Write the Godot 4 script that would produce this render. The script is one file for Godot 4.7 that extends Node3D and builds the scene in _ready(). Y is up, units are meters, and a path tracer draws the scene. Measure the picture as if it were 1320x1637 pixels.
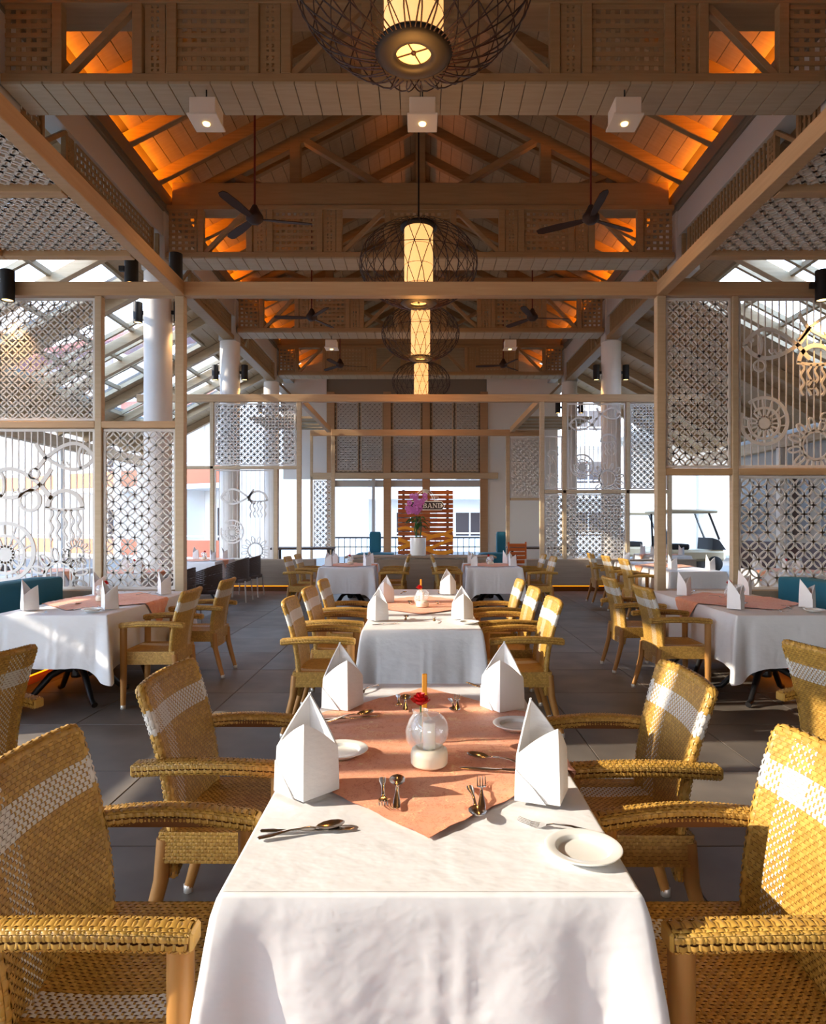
extends Node3D
# A resort dining hall: timber nave with coved light, white cut screens, rattan chairs and laid tables.
# x across, y up, depth d runs away from the camera along -z. Pixel helpers use a 1320x1637 frame, focal length F px.
const F := 1050.0
const VX := 672.0
const VY := 840.0
const EYE := 1.44
const TOP := 0.75

class MB:
	var v := PackedVector3Array()
	var c := PackedColorArray()
	var uv := PackedVector2Array()
	var ix := PackedInt32Array()
	var col := Color.WHITE
	var tinted := false
	var mapped := false
	var xf := Transform3D.IDENTITY
	func vert(p: Vector3, t := Vector2.ZERO) -> int:
		v.append(xf * p); c.append(col); uv.append(t)
		return v.size() - 1
	func tri(a: int, b: int, d: int) -> void:
		ix.append(a); ix.append(b); ix.append(d)
	func quad(a: Vector3, b: Vector3, e: Vector3, d: Vector3) -> void:
		var i := vert(a, Vector2(0, 1)); vert(b, Vector2(1, 1)); vert(e, Vector2(1, 0)); vert(d, Vector2(0, 0))
		tri(i, i + 1, i + 2); tri(i, i + 2, i + 3)
	func oquad(a: Vector3, b: Vector3, e: Vector3, d: Vector3, away: Vector3) -> void:
		if (b - a).cross(e - a).dot((a + b + e + d) * 0.25 - away) < 0.0: quad(d, e, b, a)
		else: quad(a, b, e, d)
	func otri(a: Vector3, b: Vector3, e: Vector3, away: Vector3) -> void:
		var f := (b - a).cross(e - a).dot((a + b + e) / 3.0 - away) < 0.0
		var i := vert(a); vert(b); vert(e)
		if f: tri(i, i + 2, i + 1)
		else: tri(i, i + 1, i + 2)
	func hexa(p: Array) -> void: # eight corners: 0-3 below going round, 4-7 above
		var m := Vector3.ZERO
		for q in p: m += q / 8.0
		for f in [[0, 1, 2, 3], [4, 5, 6, 7], [0, 1, 5, 4], [1, 2, 6, 5], [2, 3, 7, 6], [3, 0, 4, 7]]:
			oquad(p[f[0]], p[f[1]], p[f[2]], p[f[3]], m)
	func box(m: Vector3, s: Vector3, ch := 0.0) -> void:
		var h := s * 0.5
		if ch <= 0.0:
			var p := []
			for y in [-1, 1]:
				for q in [[-1, -1], [1, -1], [1, 1], [-1, 1]]: p.append(m + Vector3(q[0] * h.x, y * h.y, q[1] * h.z))
			hexa(p)
			return
		var k := h - Vector3(ch, ch, ch)
		for ax in 3:
			var b := (ax + 1) % 3
			var d := (ax + 2) % 3
			for sg in [-1, 1]:
				var q := []
				for st in [[-1, -1], [1, -1], [1, 1], [-1, 1]]:
					var p := Vector3.ZERO
					p[ax] = sg * h[ax]; p[b] = st[0] * k[b]; p[d] = st[1] * k[d]
					q.append(m + p)
				oquad(q[0], q[1], q[2], q[3], m)
				for st in [-1, 1]: # edge along ax between faces b and d
					var e := []
					for w in [[0, -1], [1, -1], [1, 1], [0, 1]]:
						var p := Vector3.ZERO
						p[ax] = w[1] * k[ax]
						p[b] = sg * (h[b] if w[0] == 0 else k[b])
						p[d] = st * (k[d] if w[0] == 0 else h[d])
						e.append(m + p)
					oquad(e[0], e[1], e[2], e[3], m)
		for a in [-1, 1]:
			for b2 in [-1, 1]:
				for d2 in [-1, 1]:
					var s3 := Vector3(a, b2, d2)
					otri(m + s3 * Vector3(h.x, k.y, k.z), m + s3 * Vector3(k.x, h.y, k.z), m + s3 * Vector3(k.x, k.y, h.z), m)
	func span(lo: Vector3, hi: Vector3, ch := 0.0) -> void:
		box((lo + hi) * 0.5, (hi - lo).abs(), ch)
	func beam(a: Vector3, b: Vector3, w: float, h: float, ch := 0.0, up := Vector3.UP) -> void:
		var z := (b - a).normalized()
		if absf(z.dot(up)) > 0.99: up = Vector3.RIGHT
		var x := up.cross(z).normalized()
		var old := xf
		xf = old * Transform3D(Basis(x, z.cross(x), z), (a + b) * 0.5)
		box(Vector3.ZERO, Vector3(w, h, a.distance_to(b)), ch)
		xf = old
	func grid(rows: Array, wrap := false) -> void: # rows of PackedVector3Array; u along a row, v up the rows: outside is u x v
		var n: int = rows[0].size()
		var i0 := v.size()
		for j in rows.size():
			for i in n: vert(rows[j][i], Vector2(float(i) / (n - 1), float(j) / (rows.size() - 1)))
		for j in rows.size() - 1:
			for i in (n if wrap else n - 1):
				var a := i0 + j * n + i
				var b := i0 + j * n + (i + 1) % n
				tri(a, b, b + n); tri(a, b + n, a + n)
	func lathe(pr: Array, n := 24, at := Vector3.ZERO) -> void: # profile of Vector2(radius, height) from the bottom outside up
		var rows := []
		for p in pr:
			var r := PackedVector3Array()
			for i in n: r.append(at + Vector3(p.x * cos(-TAU * i / n), p.y, p.x * sin(-TAU * i / n)))
			rows.append(r)
		grid(rows, true)
	func tube(pts: Array, r, n := 8, caps := true) -> void:
		var rows := []
		var u := Vector3.ZERO
		for k in pts.size():
			var t: Vector3 = (pts[mini(k + 1, pts.size() - 1)] - pts[maxi(k - 1, 0)]).normalized()
			if u == Vector3.ZERO: u = t.cross(Vector3(0.31, 0.9, 0.17)).normalized()
			u = (u - t * u.dot(t)).normalized()
			var w := t.cross(u)
			var rr: float = r[k] if r is Array else r
			var row := PackedVector3Array()
			for i in n: row.append(pts[k] + (u * cos(TAU * i / n) + w * sin(TAU * i / n)) * rr)
			rows.append(row)
		grid(rows, true)
		if caps:
			for e in [0, rows.size() - 1]:
				var i0 := v.size()
				for p in rows[e]: vert(p)
				for i in range(1, n - 1):
					if e == 0: tri(i0, i0 + i + 1, i0 + i)
					else: tri(i0, i0 + i, i0 + i + 1)
	func ribbon(pts: Array, w: float, th: float, closed := false, lo := Vector2(-1e9, -1e9), hi := Vector2(1e9, 1e9)) -> void: # flat band in xy
		var n := pts.size()
		var L := []
		var R := []
		for k in n:
			var a: Vector2 = pts[(k - 1 + n) % n] if closed or k > 0 else pts[k]
			var b: Vector2 = pts[(k + 1) % n] if closed or k < n - 1 else pts[k]
			var t := (b - a).normalized()
			var m := Vector2(-t.y, t.x) * w * 0.5
			L.append(pts[k] + m); R.append(pts[k] - m)
		var z := th * 0.5
		for k in (n if closed else n - 1):
			var j := (k + 1) % n
			var mid: Vector2 = (pts[k] + pts[j]) * 0.5
			if mid.x < lo.x or mid.y < lo.y or mid.x > hi.x or mid.y > hi.y: continue
			var a := L[k] as Vector2
			var b := L[j] as Vector2
			var e := R[j] as Vector2
			var d := R[k] as Vector2
			quad(Vector3(d.x, d.y, z), Vector3(e.x, e.y, z), Vector3(b.x, b.y, z), Vector3(a.x, a.y, z))
			quad(Vector3(a.x, a.y, -z), Vector3(b.x, b.y, -z), Vector3(e.x, e.y, -z), Vector3(d.x, d.y, -z))
			quad(Vector3(a.x, a.y, z), Vector3(b.x, b.y, z), Vector3(b.x, b.y, -z), Vector3(a.x, a.y, -z))
			quad(Vector3(d.x, d.y, -z), Vector3(e.x, e.y, -z), Vector3(e.x, e.y, z), Vector3(d.x, d.y, z))
	func plate(pts: Array, z0: float, z1: float) -> void: # star-shaped outline in xy, extruded
		var m := Vector2.ZERO
		for p in pts: m += p / pts.size()
		var n := pts.size()
		for k in n:
			var a: Vector2 = pts[k]
			var b: Vector2 = pts[(k + 1) % n]
			var mid := Vector3(m.x, m.y, (z0 + z1) * 0.5)
			otri(Vector3(m.x, m.y, z1), Vector3(a.x, a.y, z1), Vector3(b.x, b.y, z1), mid)
			otri(Vector3(m.x, m.y, z0), Vector3(a.x, a.y, z0), Vector3(b.x, b.y, z0), mid)
			oquad(Vector3(a.x, a.y, z0), Vector3(b.x, b.y, z0), Vector3(b.x, b.y, z1), Vector3(a.x, a.y, z1), mid)
	func mesh() -> ArrayMesh:
		var nn := PackedVector3Array()
		nn.resize(v.size())
		var k := 0
		while k < ix.size():
			var a := ix[k]
			var b := ix[k + 1]
			var d := ix[k + 2]
			var q := (v[b] - v[a]).cross(v[d] - v[a])
			nn[a] += q; nn[b] += q; nn[d] += q
			ix[k + 1] = d; ix[k + 2] = b
			k += 3
		for i in nn.size(): nn[i] = nn[i].normalized() if nn[i].length_squared() > 1e-24 else Vector3.UP
		var arr := []
		arr.resize(Mesh.ARRAY_MAX)
		arr[Mesh.ARRAY_VERTEX] = v; arr[Mesh.ARRAY_NORMAL] = nn; arr[Mesh.ARRAY_INDEX] = ix
		if tinted: arr[Mesh.ARRAY_COLOR] = c
		if mapped: arr[Mesh.ARRAY_TEX_UV] = uv
		var me := ArrayMesh.new()
		me.add_surface_from_arrays(Mesh.PRIMITIVE_TRIANGLES, arr)
		return me

var M := {}
var taken := {}
var rng := RandomNumberGenerator.new()
var noise := FastNoiseLite.new()

func V(x: float, h: float, d: float) -> Vector3: return Vector3(x, h, -d)
func X(px: float, d: float) -> float: return (px - VX) * d / F
func H(py: float, d: float) -> float: return EYE + (VY - py) * d / F
func on_table(px: float, py: float, h := TOP) -> Vector3: # a pixel on a level surface of height h
	var d := F * (EYE - h) / (py - VY)
	return V(X(px, d), h, d)

func numbered(called: String) -> String:
	var k: int = taken.get(called, 0)
	taken[called] = k + 1
	return called if k == 0 else "%s_%03d" % [called, k]
func tag(o: Node, label: String, category: String, group := "") -> void:
	o.set_meta("label", label); o.set_meta("category", category)
	if group: o.set_meta("group", group)
func thing(called: String, label: String, category: String, at := Vector3.ZERO, turn := 0.0, group := "") -> Node3D:
	var o := Node3D.new()
	o.name = numbered(called); add_child(o)
	o.position = at; o.rotation.y = turn
	tag(o, label, category, group)
	return o
func shape(called: String, me: Mesh, mat: Material, parent: Node, at := Vector3.ZERO) -> MeshInstance3D:
	var o := MeshInstance3D.new()
	o.name = called; o.mesh = me; o.material_override = mat; o.position = at
	o.cast_shadow = GeometryInstance3D.SHADOW_CASTING_SETTING_ON
	parent.add_child(o, true)
	return o
func part(called: String, mb: MB, mat: Material, parent: Node, label := "") -> MeshInstance3D:
	var o := shape(called, mb.mesh(), mat, parent)
	if label: o.set_meta("label", label)
	return o
func one(called: String, me: Mesh, mat: Material, label: String, category: String, at := Vector3.ZERO, turn := 0.0, group := "") -> MeshInstance3D:
	var o := shape(numbered(called), me, mat, self, at)
	o.rotation.y = turn
	tag(o, label, category, group)
	return o
func struct(called: String) -> Node3D:
	var o := Node3D.new()
	o.name = called; add_child(o)
	o.set_meta("kind", "structure")
	return o
func copy(src: Node3D, at: Vector3, turn: float, label: String, group := "") -> Node3D:
	var o: Node3D = src.duplicate()
	o.name = numbered(String(src.name).rstrip("0123456789").trim_suffix("_")); add_child(o)
	o.position = at; o.rotation.y = turn
	o.set_meta("label", label)
	if group: o.set_meta("group", group)
	elif o.has_meta("group"): o.remove_meta("group")
	return o
func boxed(lo: Vector3, hi: Vector3, ch := 0.0) -> MB:
	var b := MB.new()
	b.span(lo, hi, ch)
	return b
func mat(color: Color, rough := 0.7, extra := {}) -> StandardMaterial3D:
	var m := StandardMaterial3D.new()
	m.albedo_color = color; m.roughness = rough
	for k in extra: m.set(k, extra[k])
	return m
func noise_image(freq: float, seed_: int, size := 256, stretch := Vector2.ONE) -> Image:
	var n := FastNoiseLite.new()
	n.seed = seed_; n.frequency = freq; n.fractal_octaves = 4
	var im := n.get_seamless_image(int(size * stretch.x), int(size * stretch.y))
	im.resize(size, size)
	return im
func tex(im: Image) -> ImageTexture: return ImageTexture.create_from_image(im)
func tinted_noise(im: Image, a: Color, b: Color) -> ImageTexture:
	var o := Image.create(im.get_width(), im.get_height(), false, Image.FORMAT_RGB8)
	for y in im.get_height():
		for x in im.get_width(): o.set_pixel(x, y, a.lerp(b, im.get_pixel(x, y).r))
	return tex(o)
func triplanar(m: StandardMaterial3D, s: Vector3, world := true) -> StandardMaterial3D:
	m.uv1_triplanar = true; m.uv1_world_triplanar = world; m.uv1_scale = s
	return m
func rgb(r: int, g: int, b: int) -> Color: return Color8(r, g, b)

func materials() -> void:
	var cloud := noise_image(0.012, 3)
	var grain := noise_image(0.03, 5, 256, Vector2(0.16, 3.0))
	var fine := noise_image(0.16, 9, 256)
	var wrinkle := noise_image(0.02, 12, 256, Vector2(1.0, 1.6))
	var wood := func(a: Color, b: Color, rough: float) -> StandardMaterial3D:
		var m := mat(Color.WHITE, rough)
		m.albedo_texture = tinted_noise(grain, a, b)
		return triplanar(m, Vector3(0.9, 0.9, 0.9))
	M.beam = wood.call(rgb(190, 151, 106), rgb(202, 164, 119), 0.55)
	M.post = wood.call(rgb(190, 164, 128), rgb(201, 176, 140), 0.55)
	M.truss = wood.call(rgb(149, 121, 83), rgb(163, 135, 96), 0.6)
	M.board = wood.call(rgb(160, 139, 104), rgb(180, 159, 124), 0.6)
	M.soffit = wood.call(rgb(166, 149, 120), rgb(180, 163, 135), 0.6)
	M.rafter = wood.call(rgb(134, 108, 70), rgb(156, 130, 92), 0.6)
	M.aisle_board = wood.call(rgb(182, 156, 120), rgb(200, 175, 140), 0.6)
	M.wall_grey = mat(rgb(176, 170, 162), 0.8)
	M.maroon = mat(rgb(74, 40, 34), 0.4)
	M.panel_back = mat(rgb(138, 126, 110), 0.8)
	M.lintel = wood.call(rgb(174, 134, 92), rgb(185, 145, 103), 0.55)
	M.screen = mat(rgb(226, 218, 206), 0.5)
	M.lattice = mat(rgb(214, 204, 188), 0.6)
	M.groove = mat(rgb(70, 58, 46), 0.9)
	M.ledge = mat(rgb(120, 108, 92), 0.7)
	M.strip = mat(rgb(196, 194, 188), 0.7)
	M.column = triplanar(mat(rgb(238, 234, 228), 0.6), Vector3(0.4, 0.4, 0.4))
	M.column.albedo_texture = tinted_noise(cloud, rgb(244, 240, 236), rgb(255, 254, 250))
	M.wall = mat(rgb(228, 222, 212), 0.8)
	M.plinth = wood.call(rgb(150, 130, 108), rgb(166, 146, 122), 0.6)
	M.cloth = triplanar(mat(rgb(222, 220, 217), 0.9), Vector3(1.7, 1.7, 1.7))
	M.cloth.heightmap_enabled = true; M.cloth.heightmap_texture = tex(wrinkle); M.cloth.heightmap_scale = 0.22
	M.napkin = triplanar(mat(rgb(234, 231, 228), 0.9), Vector3(6, 6, 6), false)
	M.napkin.heightmap_enabled = true; M.napkin.heightmap_texture = tex(wrinkle); M.napkin.heightmap_scale = 0.12
	M.rattan = mat(Color.WHITE, 0.42, {"vertex_color_use_as_albedo": true})
	M.core = mat(rgb(112, 66, 18), 0.7)
	M.leg = triplanar(mat(Color.WHITE, 0.5), Vector3(30, 70, 30), false)
	M.leg.albedo_texture = tinted_noise(fine, rgb(146, 98, 42), rgb(186, 134, 68))
	M.tip = mat(rgb(200, 196, 186), 0.35, {"metallic": 0.6})
	M.steel = mat(rgb(206, 202, 196), 0.16, {"metallic": 1.0})
	M.china = mat(rgb(240, 238, 228), 0.12, {"clearcoat_enabled": true})
	M.ceramic = mat(rgb(236, 226, 202), 0.3)
	M.wax = mat(rgb(250, 244, 232), 0.5, {"subsurf_scatter_enabled": true, "subsurf_scatter_strength": 0.3})
	M.glass = mat(Color(0.93, 0.96, 0.96, 0.14), 0.02, {"transparency": BaseMaterial3D.TRANSPARENCY_ALPHA})
	M.pane = mat(Color(0.8, 0.9, 1.0, 0.12), 0.02, {"transparency": BaseMaterial3D.TRANSPARENCY_ALPHA})
	M.iron = mat(rgb(20, 18, 18), 0.45)
	M.black = mat(rgb(16, 13, 12), 0.6)
	M.cage = mat(rgb(46, 24, 16), 0.5)
	M.fan = mat(rgb(50, 30, 22), 0.7)
	M.red_rod = mat(rgb(98, 28, 20), 0.5)
	M.white_box = mat(rgb(232, 222, 206), 0.5)
	M.shade = mat(rgb(255, 226, 180), 0.8, {"emission_enabled": true, "emission": rgb(255, 186, 108), "emission_energy_multiplier": 1.5})
	M.bulb = mat(rgb(255, 230, 190), 0.8, {"emission_enabled": true, "emission": rgb(255, 206, 130), "emission_energy_multiplier": 6.0})
	M.led = mat(rgb(255, 170, 60), 0.8, {"emission_enabled": true, "emission": rgb(255, 142, 14), "emission_energy_multiplier": 4.0})
	M.teal = triplanar(mat(Color.WHITE, 0.75), Vector3(3, 3, 3))
	M.teal.albedo_texture = tinted_noise(fine, rgb(14, 84, 104), rgb(34, 116, 136))
	M.wicker = mat(rgb(74, 60, 52), 0.6)
	M.grey_frame = mat(rgb(170, 164, 156), 0.35, {"metallic": 0.7})
	M.table_wood = mat(rgb(60, 40, 28), 0.5)
	M.orange_wood = triplanar(mat(Color.WHITE, 0.5), Vector3(1.2, 1.2, 1.2))
	M.orange_wood.albedo_texture = tinted_noise(grain, rgb(160, 70, 18), rgb(206, 112, 40))
	M.wave_paint = mat(rgb(250, 160, 26), 0.5)
	M.cream = mat(rgb(252, 236, 212), 0.5)
	M.leaf = mat(rgb(46, 92, 30), 0.5, {"backlight_enabled": true, "backlight": Color(0.15, 0.3, 0.08)})
	M.petal = mat(rgb(222, 120, 190), 0.6, {"backlight_enabled": true, "backlight": Color(0.4, 0.12, 0.3)})
	M.red = mat(rgb(206, 20, 22), 0.6)
	M.amber = mat(rgb(226, 150, 28), 0.5)
	M.stone = triplanar(mat(Color.WHITE, 0.34), Vector3(0.55, 0.55, 0.55))
	M.tiles = []
	for k in 4:
		var m := triplanar(mat(Color.WHITE, 0.46 + 0.04 * k), Vector3(0.5, 0.5, 0.5))
		var g := 86 + 5 * k
		m.albedo_texture = tinted_noise(cloud, rgb(g - 10, g - 17, g - 25), rgb(g + 20, g + 12, g + 2))
		m.uv1_offset = Vector3(0.37 * k, 0.21 * k, 0.53 * k)
		M.tiles.append(m)
	M.grout = mat(rgb(66, 60, 54), 0.9)
	M.pave = mat(rgb(98, 93, 86), 0.9)
	M.facade = mat(rgb(250, 247, 242), 0.8)
	M.terracotta = mat(rgb(206, 118, 84), 0.8)
	M.dark_glass = mat(rgb(70, 58, 56), 0.2)
	M.roof_tile = mat(rgb(150, 70, 48), 0.8)
	M.cart = mat(rgb(222, 206, 172), 0.4)
	M.rubber = mat(rgb(26, 24, 24), 0.7)
	M.trunk = mat(rgb(104, 82, 62), 0.9)
	# salmon cloth with a printed scroll
	var im := Image.create(512, 512, false, Image.FORMAT_RGB8)
	var fn := FastNoiseLite.new()
	fn.seed = 21; fn.frequency = 0.011; fn.domain_warp_enabled = true; fn.domain_warp_amplitude = 34.0
	for y in 512:
		for x in 512:
			var q := fn.get_noise_2d(x, y)
			var c := rgb(234, 156, 112)
			if absf(fmod(absf(q) * 5.0, 1.0) - 0.5) < 0.05: c = rgb(208, 116, 70)
			if absf(q + 0.28) < 0.02: c = rgb(244, 198, 138)
			im.set_pixel(x, y, c)
	M.runner = mat(Color.WHITE, 0.62, {"albedo_texture": tex(im), "rim_enabled": true, "rim": 0.3})

func _ready() -> void:
	rng.seed = 7
	noise.seed = 4; noise.frequency = 1.0
	# ---- camera, sky, sun, exposure
	var cam := Camera3D.new()
	cam.projection = Camera3D.PROJECTION_FRUSTUM
	cam.near = 0.05; cam.far = 300.0
	cam.size = 1637.0 / F * cam.near
	cam.frustum_offset = Vector2(660.0 - VX, VY - 818.5) / F * cam.near
	cam.position = Vector3(0, EYE, 0)
	add_child(cam)
	cam.current = true
	var sky_mat := ProceduralSkyMaterial.new()
	sky_mat.sky_top_color = Color(0.6, 0.74, 0.92); sky_mat.sky_horizon_color = Color(1.0, 0.97, 0.92)
	sky_mat.ground_bottom_color = Color(0.5, 0.48, 0.45); sky_mat.ground_horizon_color = Color(0.8, 0.8, 0.8)
	sky_mat.sky_energy_multiplier = 3.3; sky_mat.ground_energy_multiplier = 1.4
	var env := Environment.new()
	env.background_mode = Environment.BG_SKY
	env.sky = Sky.new(); env.sky.sky_material = sky_mat
	env.tonemap_mode = Environment.TONE_MAPPER_LINEAR
	env.tonemap_exposure = 0.82
	env.sdfgi_enabled = true; env.ssao_enabled = true; env.ssil_enabled = true
	var we := WorldEnvironment.new()
	we.environment = env
	add_child(we)
	var sun := DirectionalLight3D.new()
	sun.light_color = Color(1.0, 0.95, 0.88); sun.light_energy = 4.3; sun.light_angular_distance = 0.35
	sun.shadow_enabled = true
	add_child(sun)
	sun.look_at_from_position(Vector3.ZERO, Vector3(1.0, -0.49, -0.12))
	materials()
	print("materials ", Time.get_ticks_msec())
	floor_and_ground()
	nave_roof()
	trusses()
	girders()
	aisles()
	columns()
	print("shell ", Time.get_ticks_msec())
	portals()
	canopies()
	back_wall()
	print("screens ", Time.get_ticks_msec())
	outside()
	lamps()
	chairs()
	print("chairs ", Time.get_ticks_msec())
	tables()
	far_furniture()
	print("done ", Time.get_ticks_msec())

func area_light(at: Vector3, toward: Vector3, size: Vector2, color: Color, energy: float, parent: Node = self) -> void:
	var l := AreaLight3D.new()
	l.area_size = size; l.light_color = color; l.light_energy = energy; l.area_range = 30.0; l.area_attenuation = 2.0
	l.shadow_enabled = true
	parent.add_child(l)
	l.position = at
	l.look_at_from_position(at, at + toward, Vector3(0, 0, 1) if absf(toward.normalized().z) < 0.9 else Vector3.UP)

# ------------------------------------------------------------------ floor
func floor_and_ground() -> void:
	var fl := struct("floor")
	part("grout_bed", boxed(V(-9.6, -0.1, -8.0), V(9.6, -0.006, 23.0)), M.grout, fl)
	var s := 0.9
	var tile := boxed(Vector3(-s * 0.5 + 0.003, -0.03, -s * 0.5 + 0.003), Vector3(s * 0.5 - 0.003, 0, s * 0.5 - 0.003), 0.0025).mesh()
	var rest := MB.new()
	var cells := []
	for j in 28:
		for i in 14:
			var p := V((i - 6.5) * s + 0.2, 0, j * s - 2.0)
			var r := -p.z
			cells.append([(r if r > 0.4 else 40.0) + absf(p.x) * 0.3, p])
	cells.sort_custom(func(a, b): return a[0] < b[0])
	for k in cells.size():
		if k < 296: shape("floor_tile", tile, M.tiles[rng.randi() % 4], fl, cells[k][1])
		else: rest.span(cells[k][1] + Vector3(-s * 0.5 + 0.003, -0.03, -s * 0.5 + 0.003), cells[k][1] + Vector3(s * 0.5 - 0.003, 0, s * 0.5 - 0.003))
	part("floor_tile", rest, M.tiles[1], fl).set_meta("kind", "stuff")
	for sx in [-1, 1]: part("floor_slab", boxed(V(sx * 6.42 if sx < 0 else 6.5, -0.05, -8.0), V(sx * 9.5, -0.003, 23.0)), M.tiles[2], fl)
	part("floor_slab", boxed(V(-6.6, -0.09, -8.0), V(6.6, -0.002, -2.6)), M.tiles[0], fl)
	var wf := struct("wall_front")
	for q in [[-9.5, 0.0, -1.7, 6.0], [1.7, 0.0, 9.5, 6.0], [-1.7, 2.4, 1.7, 6.0]]: part("wall_panel", boxed(V(q[0], q[1], -8.2), V(q[2], q[3], -8.0)), M.wall, wf)  # out of view; middle gap sized to let in sky light from behind camera
	var wr := struct("wall_right")
	part("wall_panel", boxed(V(9.6, 0, -8.2), V(9.8, 4.2, 20.0)), M.wall_grey, wr)
	part("wainscot", boxed(V(9.56, 0, 2.0), V(9.6, 1.0, 19.9), 0.01), M.maroon, wr)
	for k in 4:
		var d0 := 12.2 + k * 2.0
		var w := part("window", boxed(V(9.57, 1.2, d0), V(9.6, 2.7, d0 + 1.5), 0.005), M.dark_glass, wr)
		part("mullion", boxed(V(9.54, 1.2, d0 + 0.72), V(9.57, 2.7, d0 + 0.78)), M.strip, w)
	part("sideboard", boxed(V(9.0, 0, 9.4), V(9.55, 1.9, 11.6), 0.02), M.maroon, wr)
	var o := shape("ground", boxed(V(-90, -0.4, -60), V(90, -0.101, 120)).mesh(), M.pave, self)
	o.set_meta("kind", "structure")

# ------------------------------------------------------------------ roof over the nave
const EAVE_X := 4.18
const EAVE_H := 7.1
const PITCH := 0.515
const TRUSS := [6.53, 10.8, 14.95, 19.2]

func roof_h(x: float) -> float: return EAVE_H + (EAVE_X - absf(x)) * PITCH

func nave_roof() -> void:
	var ce := struct("ceiling")
	var n := 20
	var bays := [-8.0, 2.3, 6.7, 11.0, 15.2, 23.0]
	for sd in [-1, 1]:
		for b in 5:
			for k in n:
				var x0 := EAVE_X * k / n
				var x1 := EAVE_X * (k + 1) / n - 0.009
				var p := []
				for q in [[x0, bays[b]], [x1, bays[b]], [x1, bays[b + 1]], [x0, bays[b + 1]]]: p.append(V(sd * q[0], roof_h(q[0]), q[1]))
				for q in [[x0, bays[b]], [x1, bays[b]], [x1, bays[b + 1]], [x0, bays[b + 1]]]: p.append(V(sd * q[0], roof_h(q[0]) + 0.03, q[1]))
				var m := MB.new()
				m.hexa(p)
				part("ceiling_board", m, M.board, ce)
		var top := MB.new()
		var p2 := []
		for lift in [0.032, 0.2]:
			for q in [[0.0, -8.0], [4.9, -8.0], [4.9, 23.0], [0.0, 23.0]]: p2.append(V(sd * q[0], roof_h(q[0]) + lift, q[1]))
		top.hexa(p2)
		part("roof_deck", top, M.groove, ce)
		# rafters under the boards
		var rm := MB.new()
		rm.beam(V(sd * 0.05, roof_h(0.05) - 0.09, 0), V(sd * 4.3, roof_h(4.3) - 0.09, 0), 0.11, 0.18, 0.008)
		var me := rm.mesh()
		var d := -7.5
		while d < 22.5:
			shape("rafter", me, M.rafter, ce, V(0, 0, d))
			d += 1.06
	part("ridge_beam", boxed(V(-0.07, roof_h(0) - 0.3, -8), V(0.07, roof_h(0) - 0.03, 23), 0.01), M.rafter, ce)
	for e in [-8.0, 23.0]: # gable ends
		var g := MB.new()
		var p := []
		for z in [e, e + 0.1 * signf(e)]:
			for q in [[-4.4, 5.8], [4.4, 5.8], [4.4, 7.0], [0.0, 9.35], [-4.4, 7.0]]: p.append(V(q[0], q[1], z))
		for k in 5: g.oquad(p[k], p[(k + 1) % 5], p[(k + 1) % 5 + 5], p[k + 5], V(0, 7, e))
		for o in [0, 5]:
			for k in [1, 2, 3]: g.otri(p[o], p[o + k], p[o + k + 1], V(0, 7, e + (0.05 if o == 0 else 0.05) * signf(e)))
		part("gable_wall", g, M.board, ce)

func lattice_mb(w: float, h: float, pitch: float, hole: float, th := 0.02) -> MB: # strips crossing, lower left at the origin
	var m := MB.new()
	var sw := pitch - hole
	var nx := maxi(1, roundi((w - sw) / pitch))
	var ny := maxi(1, roundi((h - sw) / pitch))
	for i in nx + 1:
		var x := sw * 0.5 + (w - sw) * i / nx
		m.box(Vector3(x, h * 0.5, -th * 0.5), Vector3(sw, h, th))
	for j in ny + 1:
		var y := sw * 0.5 + (h - sw) * j / ny
		m.box(Vector3(w * 0.5, y, th * 0.3), Vector3(w, sw, th * 0.6))
	return m

func carved_mb(w: float, h: float) -> MB: # board with a pierced baluster ornament
	var m := MB.new()
	m.span(Vector3(0, 0, -0.01), Vector3(w * 0.3, h, 0.01))
	m.span(Vector3(w * 0.7, 0, -0.01), Vector3(w, h, 0.01))
	m.span(Vector3(w * 0.3, 0, -0.01), Vector3(w * 0.7, h * 0.05, 0.01))
	var y := h * 0.05
	var k := 0
	while y < h - 0.03:
		var dy := 0.045 + 0.02 * (k % 3)
		m.span(Vector3(w * 0.3, y + dy * 0.55, -0.01), Vector3(w * 0.7, minf(h, y + dy), 0.01))
		var c := Vector2(w * 0.5, y + dy * 0.28)
		m.plate([c + Vector2(-0.012, -dy * 0.28), c + Vector2(0.012, -dy * 0.28), c + Vector2(0.028 - 0.012 * (k % 2), 0), c + Vector2(0.01, dy * 0.28), c + Vector2(-0.01, dy * 0.28), c + Vector2(-0.028 + 0.012 * (k % 2), 0)], -0.01, 0.01)
		y += dy; k += 1
	return m

func trusses() -> void:
	var names := ["light beige roof truss carrying three square downlights in a row", "roof truss with brown ceiling fans hung in front of its wide top beam", "roof truss with two small square downlights, near the largest group of fans", "roof truss standing next to the gable wall with lattice panels below"]
	var t: Node3D = null
	for k in 4:
		var at := V(0, 0, TRUSS[k])
		if t == null:
			t = thing("roof_truss", names[0], "truss", at)
			build_truss(t)
		else: copy(t, at, 0.0, names[k])

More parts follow.
